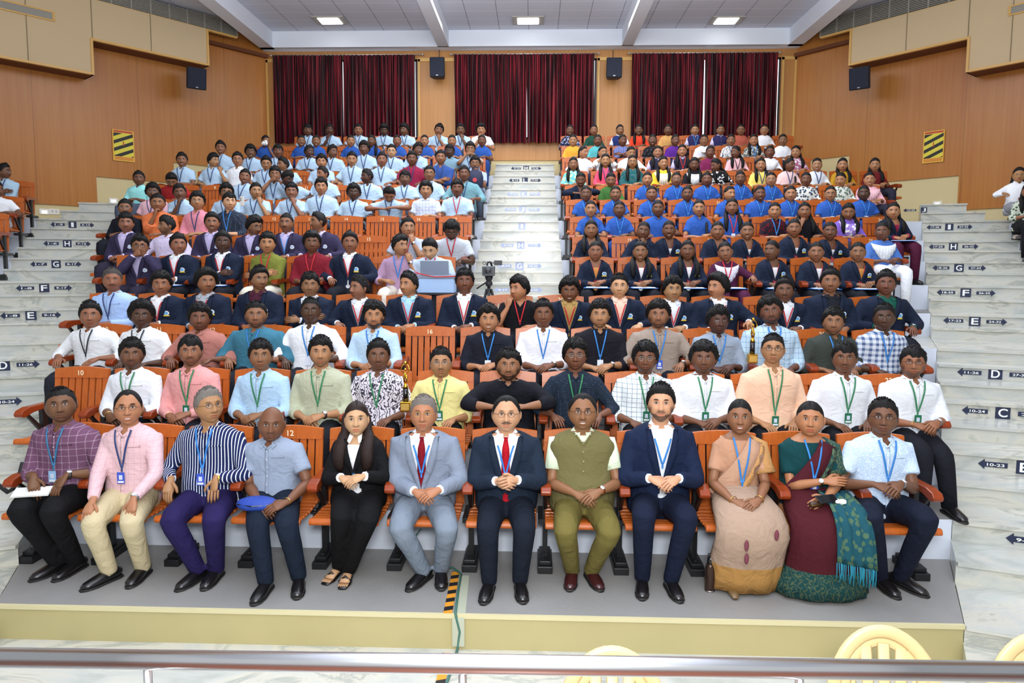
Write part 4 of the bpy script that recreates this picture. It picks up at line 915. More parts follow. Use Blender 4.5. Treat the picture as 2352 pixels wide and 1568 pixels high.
def build_person(k, shells, idx):
    fig = k['fig']; fem = fig.fem; top = k['top']; lod = k['lod']; tone = lin(SKIN[k.get('skin', 3)]); rs = np.random.RandomState(idx+5)
    tone = tuple(min(1, c*(1+rs.uniform(-.06, .06))) for c in tone); off = k['off']
    root = empty('person', k['root'], k['rotz'], k['label'], 'person', k.get('group'))
    # ---- body
    m = MB(); xf = k['xf']; nu, nv = ((120, 96), (76, 62), (46, 42))[::-1][lod] if False else ((64, 54), (92, 74), (130, 104))[lod]
    if k['row'] in 'IJKLM': nu, nv = 50, 44
    make_head(m, xf, fem, tone, nu, nv, k.get('beard', 0), k.get('stache', 0), k.get('smile', 0), k.get('wide', 1.0), old=k.get('old', 0), bindi=k.get('bindi', 0), look=k.get('look', 0))
    nb = Vector(fig.T((0, .018, 1.0))); hc = k['hc']; nk = Vector(xf(np.array([[0, .030, -.055]]))[0]); jw = Vector(xf(np.array([[0, -.005, -.075]]))[0]); nr = .049 if fem else .061
    m.tube([nb, Vector(fig.T((0, .018, 1.07))), (Vector(fig.T((0, .018, 1.10)))*.45+nk*.4+jw*.15), nk], [(nr*1.35, nr*1.15), (nr*1.05, nr*1.02), (nr*.96, nr), (nr*.98, nr*1.05)], 16 if lod else 10, 0, np.array(tone)*.93)
    fig.torso(m, -.004 if not top.get('low') else .004, 16, .44, 1.085, 0, tone, 10)
    gs = .9 if fem else 1.0
    for sh, el, wr, d, n, curl, sd in k['arms']:
        u = (el-sh).normalized(); m.tube([sh-vec(sd*.03, 0, 0), sh+(el-sh)*.3, el-u*.05, el+u*.004], [.050*gs, .047*gs, .040*gs, .038*gs], 10, 0, tone)
        hand(m, wr, d, n, sd, curl, tone, el, (.92 if fem else 1.04), lod)
    for hip, kn, an, toe, sd in k['legs']:
        k2 = kn+vec(0, .03, -.012); m.tube([hip, hip.lerp(k2, .8), k2.lerp(an, .12)+vec(0, .01, 0), an+vec(0, 0, .02), an-vec(0, 0, .05)], [.07, .046, .040, .032, .036] if 'sari' not in k else [.05, .03, .025, .025, .03], 8, 0, tone)
    if k.get('sandal'):
        for hip, kn, an, toe, sd in k['legs']:
            g_ = Vector((an.x, an.y, 0)); m.tube([g_-toe*.05+vec(0, 0, .05), g_+toe*.06+vec(0, 0, .045), g_+toe*.13+vec(0, 0, .03)], [(.028, .03), (.034, .022), (.038, .014)], 8, 0, tone, up=(toe.y, -toe.x, 0))
            for q in range(5):
                b = g_+toe*.13+vec(0, 0, .024)+Vector((-toe.y, toe.x, 0))*(.028-.014*q)*sd; m.tube([b, b+toe*.03, b+toe*.045], [.008, .008, .003], 5, 0, tone)
    body = m.obj('body', SKINM, root, True, True)
    # ---- hair
    hs = k.get('hair', 'short' if not fem else 'tied'); hm = {'g': HAIRG, 's': HAIRS, 'b': HAIRB}.get(k.get('hc2'), HAIRM)
    m = MB(); style = {'pony': 'tied', 'bun': 'tied', 'longb': 'long', 'braid': 'tied'}.get(hs, hs)
    make_hair(m, xf, style, fem, k.get('wide', 1.0), idx, 1 if lod else 0)
    hcv = np.array(k['hc'])
    if hs in ('long', 'longb'):
        fu = k.get('vol', 1.0)
        for sd in (-1, 1):
            nz = 10 if lod else 7; a0 = Vector(xf(np.array([[sd*.052, .03, .070]]))[0]); a = Vector(xf(np.array([[sd*(.070+.006*(fu-1)*3), .022, .02]]))[0]); b = Vector(xf(np.array([[sd*.076, .030, -.07]]))[0])
            if hs == 'longb' and not lod: e_ = [k['hc']+vec(sd*.09, .07, -.18), k['hc']+vec(sd*.10, .13, -.30)]; rr_ = [.034, .02]
            else:
                o_ = off+.016; e_ = [Vector(fig.T((sd*.088, -.01, 1.055+.01))), Vector(fig.fpt(sd*.100, .985, o_)), Vector(fig.fpt(sd*.105, .92, o_)), Vector(fig.fpt(sd*.100, .84, o_)), Vector(fig.fpt(sd*.092, .79, o_-.005))]; rr_ = [(.036*fu, .03*fu), (.036*fu, .024*fu), (.034*fu, .022*fu), (.026*fu, .018), (.008, .006)]
            m.tube([a0, a, b]+e_, [.012, .018*fu, .024*fu]+rr_, nz, up=(1, 0, 0))
        a = Vector(xf(np.array([[0, .075, .02]]))[0]); m.tube([a, k['hc']+vec(0, .10, -.10), k['hc']+vec(0, .12, -.25)], [(.06, .035), (.085, .035), (.08, .02)], 10)
    if hs in ('pony', 'tied', 'braid') and fem:
        a = Vector(xf(np.array([[0, .098, -.01]]))[0]); m.tube([a, a+vec(.01, .045, -.03), a+vec(.02, .04, -.16), a+vec(.02, .03, -.24)], [.024, .028, .022, .008], 8)
    if hs == 'braid':
        a = Vector(xf(np.array([[.06, .05, -.06]]))[0]); m.tube([a, k['hc']+vec(.10, .0, -.17), k['hc']+vec(.095, -.10, -.26), k['hc']+vec(.09, -.13, -.40), k['hc']+vec(.09, -.14, -.46)], [.02, .02, .019, .017, .03], 8)
    if hs == 'bun':
        c = xf(np.array([[0, .108, .0]]))[0]; m.ball(tuple(c), (.045, .035, .04), 10, 8)
    m.obj('hair', hm, root, True)
    # ---- top
    data = shells[('top', idx)]; keep = None; V, li, ls = data
    cen = None
    if top['t'] in ('blazer', 'vest', 'shirt', 'kurta'):
        le = np.append(ls[1:], len(li)); cen = np.add.reduceat(V[li], ls, axis=0)/(le-ls)[:, None]; U = un_T(fig, cen); fy = np.array([fig.front(x, z, off) for x, z in U[:, [0, 2]]]); ax = np.abs(U[:, 0])
        nearf = (np.abs(U[:, 1]-fy) < .045)
        if top['t'] == 'blazer': keep = ~(nearf & (ax < np.array([opening(top, z) for z in U[:, 2]])))
        elif top.get('neck', .03): nd = top.get('neck', .05 if top['t'] != 'vest' else .07); keep = ~(nearf & (ax < (U[:, 2]-(1.075-nd))*(.062/nd)*top.get('nw', 1)) & (U[:, 2] > 1.075-nd))
        keep = keep & ~((U[:, 2] > 1.060) & (np.hypot(U[:, 0], U[:, 1]-.018) < .052))
    cm = cloth(top['c'], top.get('pat'), top.get('c2', 'ffffff'))
    nm = {'kurta': 'tunic', 'blazer': 'blazer', 'vest': 'waistcoat', 'shirt': 'shirt', 'sari': 'blouse'}[top['t']]
    g = shell_mesh(data, keep).obj(nm, cm, root, True)
    if top['t'] in ('blazer', 'vest'):
        m = MB(); fig.torso(m, .006, 18, .47, 1.058 if not (fem and top['t'] == 'blazer') else top.get('iz', .955), k=12)
        if top['t'] == 'vest': sleeves(k, m, 'S', -.004)
        else:
            for sh, el, wr, d, n, curl, sd in k['arms']:
                v = (wr-el).normalized()
                if not top.get('nocuff'): m.tube([wr-v*.05, wr-v*.004], [.034, .033], 10)
        ic = cloth(top.get('inner', 'f2f4f8'), top.get('ipat'), top.get('ic2', 'ffffff')); inner_s = m.obj('shirt', ic, root, True)
    else: inner_s = g; ic = cm
    if top['t'] in ('shirt', 'blazer', 'vest') and not top.get('nocollar'):
        m = MB(); collar(k, m, .016 if top['t'] == 'shirt' else .012); m.obj('collar', ic, inner_s if inner_s is not g else g)
    if top['t'] == 'vest':
        m = MB(); V_ = []; ns_ = 24
        for (r_, z_) in ((.072, 1.055), (.066, 1.088), (.060, 1.088), (.062, 1.05)):
            for i in range(ns_): q = lerp(.22, 2*PI-.22, i/(ns_-1.)); V_.append((r_*1.02*math.sin(q), .018-r_*math.cos(q), z_-.018*max(0, math.cos(q))))
        m.grid(fig.T(V_), ns_, 4); m.obj('stand_collar', cm, g, True)
    if top['t'] == 'blazer':
        m = MB(); zb = top.get('zb', .74)
        for sd in (-1, 1):
            V = []; n = 9
            for i in range(n):
                z = lerp(zb-.005, 1.062, i/(n-1.)); w0 = opening(top, z); lw = [.006, .022, .034, .043, .048, .050, .040, .034, .026][i]*(.85 if fem else 1)
                for (x, o) in ((w0-.008, .004), (w0+lw, .006), (w0+lw, .015), (w0-.008, .012)): V.append((sd*x, fig.front(x, z, off+o), z))
            V = fig.T(V); F = [(i*4+q, i*4+(q+1) % 4, (i+1)*4+(q+1) % 4, (i+1)*4+q) for i in range(n-1) for q in range(4)]+[(0, 1, 2, 3), (4*n-1, 4*n-2, 4*n-3, 4*n-4)]
            mm = MB().add(V, F); mm.obj('lapel', cm, g, True)
    if top['t'] in ('shirt', 'kurta', 'vest') and top.get('neck', .05) and k['row'] not in 'IJKLM':
        nd = top.get('neck', .05 if top['t'] != 'vest' else .07); m = MB(); zb_ = 1.075-nd
        for sd in (-1, 1): ribbon(fig, [(sd*.004, zb_-.004), (sd*.060*min(1, (1.066-zb_)/nd)*top.get('nw', 1), 1.066)], .016, off+.0005, m, .004, samples=6)
        m.obj('neck_edge', cm, g, True)
    if top['t'] == 'shirt' and lod and not top.get('tee'):
        m = MB(); zt = 1.075-top.get('neck', .05)-.004; ribbon(fig, [(0, zt), (0, .56)], .026, .0165, m, .003, samples=12); m.obj('placket', cm, g, True)
        if lod:
            m = MB(); z = zt-.02
            while z > .62: p = fig.fpt(0, z, .021); m.ball(tuple(p), .0042, 6, 4); z -= .075
            m.obj('buttons', mat('button_'+top['c'], top.get('bc', 'e8e8e8' if sum(lin(top['c'])) > .6 else '303038'), .4), g)
        m = MB(); px_ = .085; a = [(px_-.05, .945), (px_+.045, .945)]; ribbon(fig, a, .012, .0175, m, .002); m.obj('pocket_hem', cm, g, True)
    if top['t'] == 'vest':
        m = MB(); [m.ball(tuple(fig.fpt(0, z, .030)), .007, 8, 5) for z in (1.02, .95, .88, .81)]; m.obj('buttons', mat('vest_button', 'b9ad7c', .3, metal=.5), g)
    if k.get('crest'):
        m = MB(); p = fig.T((.098, 0, .875)); c = (.105, .86); zc = c[1]
        for kk, (r_, o_, mi) in enumerate(((.030, .008, 0), (.021, .012, 1))):
            Vv = [fig.fpt(c[0], zc, off+o_)]+[fig.fpt(c[0]+r_*math.cos(a), zc+r_*math.sin(a), off+o_) for a in np.linspace(0, 2*PI, 16, endpoint=False)]; m.add(Vv, [(0, i+1, (i+1) % 16+1)[::-1] for i in range(16)], mi)
        if k['crest'] == 1: ribbon(fig, [(c[0]-.030, zc-.034), (c[0]+.030, zc-.034)], .015, off+.008, m, .003, 2)
        m.obj('crest', [mat('crest_white', 'e9edf5', .6), mat('crest_blue' if k['crest'] == 1 else 'crest_pale', '6ba8d8' if k['crest'] == 1 else 'b8cbe6', .6), mat('crest_yellow', 'e2c23a', .6)], g)
    if k.get('tie'):
        m = MB(); o2 = .016; ribbon(fig, [(0, 1.062), (0, 1.045)], (.036, .022), o2+.006, m, .012); ribbon(fig, [(0, 1.045), (0, .98), (0, .56)], (.026, .078), o2, m, .006, samples=8); ribbon(fig, [(0, .562), (0, .515)], (.078, .004), o2, m, .006)
        m.obj('tie', cloth(k['tie']), root, True)
    ln = k.get('lan')
    if ln:
        zl = k.get('lz', .79); o2 = (off if top['t'] in ('shirt', 'kurta', 'vest') else .018)+.010; m = MB(); x0 = .060 if not top['t'] == 'blazer' else .050; wd_ = .0125 if lod else .014
        for sd in (-1, 1): ribbon(fig, ([(sd*x0, 1.068), (sd*x0*.9, 1.03), (sd*.005, zl)] if top['t'] != 'blazer' else [(sd*.058, 1.005), (sd*.040, .95), (sd*.005, zl)]), wd_, o2+(.004 if top['t'] != 'blazer' else .002), m, .003, samples=8)
        ribbon(fig, [(0, zl+.004), (0, zl-.035)], wd_, o2+.004, m, .003)
        lo = m.obj('lanyard', mat('lanyard_'+ln, LANY[ln], .5), root, True)
        if k.get('card'):
            cc = k['card']; p = Vector(fig.fpt(0, zl-.08, o2+.008)); c0 = p-vec(0, .004, 0); m = MB(); m.box(c0.x-.028, c0.x+.028, c0.y-.003, c0.y, c0.z-.043, c0.z+.043); cd = m.obj('id_card', mat('card_'+cc, {'w': 'dfe6f2', 'g': '1f6b4c', 'b': '3b57c0', 'l': '8fb7dd'}[cc], .35), lo)
            if cc != 'w':
                m = MB(); m.box(c0.x-.013, c0.x+.013, c0.y-.0045, c0.y-.0028, c0.z-.012, c0.z+.022); m.obj('photo', mat('card_photo', 'c9d3e6', .4), cd)
                m = MB(); m.box(c0.x-.022, c0.x+.022, c0.y-.0045, c0.y-.0028, c0.z-.036, c0.z-.022); m.obj('caption', mat('card_strip', 'e4e8ee', .4), cd)
    if k.get('dup'):          # scarf over both shoulders
        m = MB(); n = 26; Vv = []
        for j in range(3):
            for i in range(n):
                u = -1+2*i/(n-1.); x = .15*fig.wd*u; z0_ = 1.035-.015*abs(u)**2*2; sag = (1-u*u)*(.08+.10*j); z = z0_-sag-.02*j; Vv.append((x, fig.front(x, min(z, 1.03), off+.012+.006*math.sin(i*2.2+j)), z+.01))
        m.add(fig.T(Vv), [(j*n+i, (j+1)*n+i, (j+1)*n+i+1, j*n+i+1) for j in range(2) for i in range(n-1)]); b_ = m.obj('scarf', cloth(k['dup'], k.get('duppat'), k.get('dup2', 'ffffff')), root, True); so = b_.modifiers.new('t', 'SOLIDIFY'); so.thickness = .006
    # ---- legs and shoes
    if k.get('legs_on', True):
        tc = cloth(k.get('tr', '15161c'))
        if ('tr', idx) in shells: shell_mesh(shells[('tr', idx)]).obj('trousers', tc, root, True)
        else: trousers(k).obj('trousers', tc, root, True)
    if not k.get('nofeet'):
        for hip, kn, an, toe, sd in k['legs']:
            g_ = Vector((an.x, an.y, 0)); m = MB(); u_ = (toe.y, -toe.x, 0)
            if k.get('sandal'):
                m.tube([g_-toe*.075+vec(0, 0, .035), g_+toe*.03+vec(0, 0, .02), g_+toe*.12+vec(0, 0, .012), g_+toe*.185+vec(0, 0, .012)], [(.026, .034), (.034, .014), (.044, .010), (.03, .008)], 10, up=u_); m.tube([g_+toe*.10+u_[0]*vec(.045, 0, 0)+vec(0, 0, .02), g_+toe*.10+vec(0, 0, .062), g_+toe*.10-u_[0]*vec(.045, 0, 0)+vec(0, 0, .02)], .010, 6)
                m.obj('sandal', mat('shoe_'+k.get('shoe', '141214'), k.get('shoe', '141214'), .35), root, True); continue
            m.tube([g_-toe*.075+vec(0, 0, .045), g_-toe*.04+vec(0, 0, .055), g_+toe*.03+vec(0, 0, .052), g_+toe*.11+vec(0, 0, .038), g_+toe*.17+vec(0, 0, .030), g_+toe*.20+vec(0, 0, .024)], [(.022, .030), (.036, .044), (.041, .044), (.048, .031), (.040, .023), (.018, .012)], 14 if lod else 8, up=u_)
            sh_ = m.obj('shoe', mat('shoe_'+k.get('shoe', '141214'), k.get('shoe', '141214'), .3, coat=.3), root, True)
            m = MB(); m.tube([g_-toe*.085+vec(0, 0, .010), g_-toe*.05+vec(0, 0, .010), g_+toe*.03+vec(0, 0, .010), g_+toe*.11+vec(0, 0, .010), g_+toe*.17+vec(0, 0, .010), g_+toe*.208+vec(0, 0, .010)], [(.024, .010), (.038, .011), (.042, .010), (.051, .010), (.043, .010), (.020, .009)], 14 if lod else 8, up=u_); m.obj('sole', mat('shoe_sole', '1c1a19', .6), sh_, True)
            if k.get('sock'): m = MB(); m.tube([an+vec(0, 0, .05), an-vec(0, 0, .03)], [.040, .042], 10); m.obj('sock', mat('sock', k['sock'], .8), root, True)
    if k.get('gl'):
        m = MB(); gy = -.103; rr = .0013 if lod == 2 else .0017; 
        for sd in (-1, 1):
            pts = [(sd*.032+.0215*math.cos(a), gy+.004*abs(math.cos(a)), .011+.0165*math.sin(a)) for a in np.linspace(0, 2*PI, 15)]; m.tube([tuple(p) for p in xf(pts)], rr, 5)
            m.tube([tuple(p) for p in xf([(sd*.053, gy+.004, .014), (sd*.080, -.05, .013), (sd*.086, .01, .010)])], rr, 5)
        m.tube([tuple(p) for p in xf([(-.011, gy+.002, .014), (0, gy-.002, .016), (.011, gy+.002, .014)])], rr, 5)
        m.obj('glasses', mat('frame_'+k['gl'], {'b': '15130f', 'm': '8d8a86', 'd': '3a2418', 'g': 'b9924a'}[k['gl']], .3, metal=.4 if k['gl'] != 'b' else 0), root, True)
    if k.get('watch') is not None:
        sh, el, wr, d, n, curl, sd = k['arms'][0 if k['watch'] < 0 else 1]; v = (wr-el).normalized(); c = wr-v*.018; nn = (n-v*n.dot(v)).normalized(); m = MB(); m.tube([c-v*.010, c+v*.010], .0305*(.86 if fem else 1), 14, up=nn.cross(v))
        wo = m.obj('watch_strap', mat('watch_strap_'+k.get('wc', '26211f'), k.get('wc', '26211f'), .4, metal=.0 if k.get('wc', '2')[0] in '12' else .8), root, True); m = MB(); m.tube([c+nn*.024, c+nn*.033], .0165, 14); m.obj('dial', mat('watch_dial', 'd9dce0', .3), wo, True)
    if k.get('bangle') is not None:
        for s_ in ((-1, 1) if k['bangle'] == 0 else (k['bangle'],)):
            sh, el, wr, d, n, curl, sd = k['arms'][0 if s_ < 0 else 1]; v = (wr-el).normalized(); c = wr-v*.01; m = MB(); u1 = v.orthogonal().normalized(); u2 = v.cross(u1); R_ = .031
            m.tube([c+u1*R_*math.cos(a)+u2*R_*math.sin(a) for a in np.linspace(0, 2*PI, 15)], .003, 5); m.obj('bangle', mat('gold', 'd8b060', .25, metal=1), root, True)
    k['obj'] = root; return root
# ---------------------------------------------------------------- who sits where
def sh(c, sl='R', **k): return dict(t='shirt', c=c, sl=sl, **k)
def bl(c='1b2438', inner='eef1f6', **k): return dict(t='blazer', c=c, inner=inner, **k)
NAVY = '1a2336'; PURB = '35304a'
# front row
plan('A', 137, 929, top=sh('6a4860', 'R', pat='check', c2='a28a9c', bc='d8d0d8'), skin=4, hair='crop', stache=.35, beard=.25, tr='141416', lan='teal', card='l', pose='thigh', hr=(78, 1112, -.33, (.35, -.5, -.8)), hl=(140, 1108, -.33, (-.3, -.6, -.75)), kneep=((42, 1168), (118, 1172)), toep=((72, 1330), (126, 1330)), toed=((-.5, -1), (-.2, -1)), wd=1.12, watch=1, wide=1.08, roll=-2, d='man in purple checked shirt with a white paper on his lap')
plan('A', 291, 936, top=sh('d9b6bb', 'L', pat='grid', c2='cfa7ae'), skin=2, hair='recede', gl='d', smile=.6, tr='c3b592', lan='navy', card='b', pose='knees', hr=(205, 1168, -.42, (-.1, -.55, -.8)), hl=(303, 1163, -.42, (.05, -.5, -.85)), kneep=((212, 1200), (302, 1196)), toep=((190, 1352), (296, 1345)), toed=((-.55, -1), (.02, -1)), watch=1, wc='8d8f94', d='slim man in light pink shirt and beige trousers, hands on knees')
plan('A', 476, 931, top=sh('1d2750', 'L', pat='stripe', c2='dfe5f2'), skin=2, hair='short', hc2='g', old=1, gl='b', yaw=24, tr='241d4a', lan='blue', card='b', pose='thigh', hr=(388, 1120, -.27, (0, -.5, -.85)), hl=(492, 1116, -.34, (.1, -.5, -.8)), kneep=((392, 1192), (492, 1192)), toep=((408, 1352), (468, 1350)), toed=((-.35, -1), (-.02, -1)), wd=1.10, belly=.05, watch=1, wc='b99a4a', d='man in navy and white striped shirt looking sideways')
plan('A', 620, 972, top=sh('8d99ad', 'S'), skin=4, hair='bald', hc2='g', old=1, stache=.45, tr='17202f', pose='lap', hr=(606, 1166, -.36), hl=(640, 1160, -.38), kneep=((592, 1205), (660, 1205)), toep=((583, 1384), (682, 1370)), toed=((-.05, -1), (.25, -1)), wd=1.02, bangle=1, roll=3, pitch=6, d='bald man in grey short sleeved shirt, blue pouch on lap')
plan('A', 817, 962, fem=True, top=bl('121214', 'f0f0f2', zb=.80, iz=1.01), skin=1, hair='longb', vol=1.35, hc2='b', tr='101012', lan='blue', pose='lap', hr=(795, 1103, -.30), hl=(818, 1100, -.32), kneep=((785, 1185), (845, 1192)), toep=((757, 1320), (785, 1350)), toed=((-.3, -1), (0, -1)), sandal=1, watch=1, flare=.052, d='woman with long hair in black suit and white blouse', wd=1.05)
plan('A', 972, 950, top=bl('7d8798', 'e6ebf2', zb=.66, nocuff=0), skin=2, hair='short', hc2='g', old=1, gl='g', tie='7a1420', lan='blue', tr='76818f', pose='lap', hr=(965, 1135, -.35), hl=(992, 1132, -.37), kneep=((918, 1240), (1028, 1240)), toep=((938, 1352), (1014, 1350)), toed=((-.5, -1), (.15, -1)), wd=1.12, knee=.2, yaw=-4, d='grey haired man in light grey suit and dark red tie')
plan('A', 1163, 950, top=bl('1d2838', 'eef2f8', zb=.66), skin=1, hair='recede', old=1, stache=1, gl='d', tie='a81522', lan='blue', tr='161c28', pose='clasp', hr=(1152, 1108, -.34), hl=(1174, 1105, -.36), kneep=((1120, 1212), (1205, 1212)), toep=((1110, 1382), (1202, 1380)), wd=1.10, wide=1.1, belly=.04, d='moustached man in dark navy suit and bright red tie')
plan('A', 1339, 945, top=dict(t='vest', c='6a6440', inner='cfdcc0', sl='S'), skin=3, hair='recede', stache=.35, gl='b', smile=1, tr='6b6234', shoe='3a1618', pose='lap', hr=(1336, 1140, -.36), hl=(1364, 1135, -.38), kneep=((1298, 1225), (1402, 1222)), toep=((1308, 1350), (1378, 1345)), toed=((-.15, -1), (.3, -1)), wd=1.15, wide=1.1, belly=.07, watch=1, wc='8a4a2a', d='smiling man in olive waistcoat over pale green shirt')
plan('A', 1519, 925, top=bl('17223c', 'eef2f8', zb=.70), skin=1, hair='quiff', beard=.85, stache=.85, lan='blue', lz=.84, tr='151c30', pose='lap', hr=(1510, 1105, -.33), hl=(1545, 1105, -.35), kneep=((1478, 1185), (1578, 1188)), toep=((1475, 1372), (1562, 1378)), sock='15161a', wd=1.10, d='bearded young man in navy blazer and open white shirt')
plan('A', 1701, 957, fem=True, top=dict(t='sari', c='b5896e', sl='S', low=1), skin=3, hair='bun', smile=.7, bindi=1, lan='blue', card='w', lz=.74, pose='lap', hr=(1703, 1158, -.36), hl=(1732, 1156, -.38), sari=0, nofeet=1, bangle=0, wd=1.04, d='woman in beige and gold sari with white name card')
plan('A', 1863, 962, fem=True, top=dict(t='sari', c='0f3c40', sl='S', low=1), skin=2, hair='bun', bindi=1, lan='blue', card='b', pose='cross', hr=(1915, 1105, -.25, (.9, -.3, .1)), hl=(1885, 1150, -.36, (-.85, -.5, -.2)), sari=1, nofeet=1, watch=-1, wc='6e5a34', wd=1.2, wide=1.1, d='woman in maroon and teal fringed sari')
plan('A', 2031, 958, top=sh('b4cbe6', 'S', pat='weave', c2='dbe6f2'), skin=4, hair='short', gl='b', lan='blue', card='b', tr='161b2b', pose='lap', hr=(2030, 1120, -.33), hl=(2060, 1118, -.35), kneep=((1998, 1182), (2130, 1186)), toep=((2062, 1370), (2128, 1366)), toed=((.15, -1), (.6, -1)), sock='9a9fa6', wd=1.10, watch=1, wc='8f9296', d='man in light blue patterned short sleeved shirt and glasses')
# second row
for a in ((300, 813, 'dfe3e9', None, dict(skin=4, stache=.6, beard=.55, hair='wavy', bangle=-1), 'bearded young man in white shirt with green lanyard'),
          (435, 806, 'dc9a98', None, dict(skin=3, stache=.8, beard=.5, hair='fringe', card='g', bangle=-1), 'young man in pink shirt with green lanyard'),
          (597, 816, 'a9c8e2', None, dict(skin=3, hair='wavy'), 'slim young man in pale blue shirt and neck chain'),
          (735, 808, 'b9bda4', 'linen', dict(skin=2, stache=.4, beard=.3, hair='wavy', wd=1.1, watch=1, c2='a3a78e'), 'young man in sage green linen shirt'),
          (868, 816, 'd9d4de', 'print', dict(skin=4, stache=.4, hair='quiff', c2='3d3b48'), 'young man in grey swirl printed shirt'),
          (1012, 832, 'e0d690', None, dict(skin=2, stache=.6, hair='short', gl='m', card='g'), 'thin young man in pale yellow shirt and glasses'),
          (1168, 838, '15161d', None, dict(skin=3, stache=.8, beard=.9, hair='wavy', wd=1.2, wide=1.1, pose='front', lan=None, lf=.10), 'bearded young man in black shirt leaning on folded arms'),
          (1322, 815, '1f2a38', 'dots', dict(skin=4, hair='curly', gl='m', c2='4f5d70'), 'young man in dark dotted shirt and round glasses'),
          (1483, 822, 'e3ebef', 'grid', dict(skin=4, beard=.5, hair='curly', gl='m', c2='6c8496', card='g', wd=1.08), 'young man in white checked shirt and round glasses'),
          (1617, 822, 'e2e6ec', None, dict(skin=4, beard=.3, stache=.3, hair='curly', card='g', wd=1.18, wide=1.1, smile=.0), 'stout young man in plain white shirt with green card'),
          (1777, 800, 'e8bfa2', None, dict(skin=2, hair='crop', gl='b', card='g', wd=1.12, lz=.74), 'tall young man in peach shirt and black glasses'),
          (1942, 822, 'dfe3e9', None, dict(skin=4, stache=.5, hair='fringe', card='g', wd=1.1), 'young man with fringe in white shirt and green card'),
          (2100, 832, 'dfe3e9', None, dict(skin=3, beard=.7, hair='fringe', gl='b', wd=1.12, watch=1, wc='8f9296', bangle=-1, card='g', kneep=((2120, 1040), (2165, 1050))), 'bearded young man in white shirt and square glasses')):
    x, y, c, pat, kw, d = a; kw = dict(kw); c2 = kw.pop('c2', 'ffffff'); lan = kw.pop('lan', 'green')
    kw.setdefault('pose', ['lap', 'thigh', 'rest'][int(x) % 3] if x != 735 else 'lap'); plan('B', x, y, top=sh(c, 'R' if x not in (435,) else 'L', pat=pat, c2=c2), lan=lan, d=d, tr='191b22', **kw)
# third row
for a in ((205, 723, 'e0e3e6', None, dict(skin=3, hair='quiff', lan='black'), 'slim young man in white shirt with black lanyard'),
          (323, 724, 'e2e5e9', None, dict(skin=5, hair='afro', lan='black'), 'young man with afro hair in white shirt'),
          (457, 729, 'ad7369', None, dict(skin=4, hair='curly', stache=.5, beard=.3, lan=None), 'young man in dusty pink shirt without lanyard'),
          (586, 722, '3c7288', None, dict(skin=3, beard=.6, stache=.4, hair='short', wd=1.22, wide=1.1, lan='blue'), 'stout young man in teal blue shirt'),
          (712, 712, 'e4e8ee', None, dict(skin=5, hair='crop', lan='blue', wd=1.1, card='w'), 'young man with short hair in white shirt, blue lanyard'),
          (858, 724, 'b4cfe6', None, dict(skin=2, hair='curly', beard=1, stache=.8, lan='blue', card='w'), 'bearded young man in pale blue shirt'),
          (1122, 732, '1c1f2a', None, dict(skin=2, hair='curly', lan='blue', card='w', smile=.3), 'young man in black shirt with blue lanyard, left of white shirt'),
          (1248, 720, 'e6e8f0', None, dict(skin=4, hair='quiff', lan='blue', card='w', watch=1, wd=1.05), 'young man in off white shirt with arms spread'),
          (1378, 722, '1b1a22', None, dict(skin=2, hair='curly', beard=.4, stache=.4, lan='blue', card='w', watch=1, wd=1.1), 'curly haired young man in black rolled sleeve shirt'),
          (1513, 722, '97897e', None, dict(skin=3, hair='curly', beard=.7, stache=.7, lan='blue', card='b', wd=1.15, wide=1.08, watch=1), 'bearded young man in taupe shirt'),
          (1650, 736, '8f9bab', None, dict(skin=5, hair='curly', lan='blue', yaw=14), 'young man in grey blue shirt looking aside'),
          (1775, 713, 'b6cfe2', 'check', dict(skin=4, hair='curly', beard=.8, stache=.9, lan='blue', wd=1.18, c2='5f88ad', roll=-10, wide=1.08), 'bearded young man in light blue checked shirt by a trophy'),
          (1916, 738, '3a3f3a', None, dict(skin=3, hair='wavy', beard=.4, stache=.5, lan='blue'), 'young man in dark olive shirt'),
          (2033, 728, 'cfd8e4', 'plaid', dict(skin=5, hair='short', lan='blue', c2='4b5d86'), 'young man in white and navy plaid shirt')):
    x, y, c, pat, kw, d = a; kw = dict(kw); c2 = kw.pop('c2', 'ffffff')
    kw.setdefault('pose', ['lap', 'rest', 'thigh'][int(x) % 3] if x not in (1248, 1378, 1122) else 'lap'); plan('C', x, y, top=sh(c, 'R', pat=pat, c2=c2), d=d, tr='20222b', **kw)
# fourth row: navy blazers
plan('D', 256, 642, top=sh('a9c4ee', 'L'), skin=3, hair='short', hc2='s', stache=1, old=1, lan='navy', wd=1.12, pose='lap', d='older moustached man in light blue shirt')
DD = [(368, 652, 3, 'curly', 'eef0f4', 0, 0, 'lap', 'navy blazer'), (471, 646, 3, 'puffy', 'a8adb6', 16, 0, 'lap', 'navy blazer over grey shirt, looking right'), (592, 638, 3, 'quiff', '4a2233', 22, 6, 'lap', 'navy blazer over wine shirt'), (711, 654, 3, 'wavy', 'dfe3e8', 0, 0, 'cross', 'navy blazer with folded arms'),
      (826, 660, 3, 'short', 'dfe3e9', -48, 0, 'rest', 'navy blazer turned left, red lanyard'), (940, 652, 2, 'quiff', 'a9d4ec', -38, 0, 'lap', 'navy blazer over sky blue shirt, turned left'), (1067, 646, 4, 'wavy', 'eef0f4', 0, -4, 'lap', 'navy blazer, beside the black shirted man')]
for x, y, skn, hr_, inn, yw, pt, po, de in DD: plan('D', x, y, top=bl(NAVY, inn, zb=.70, open=1), skin=skn, hair=hr_, yaw=yw, pitch=pt, pose=po, stache=.45 if x % 2 else .2, lan='red' if x not in (592, 711) else None, crest=1, wd=1.08, tr='1a1c24', d='young man in '+de)
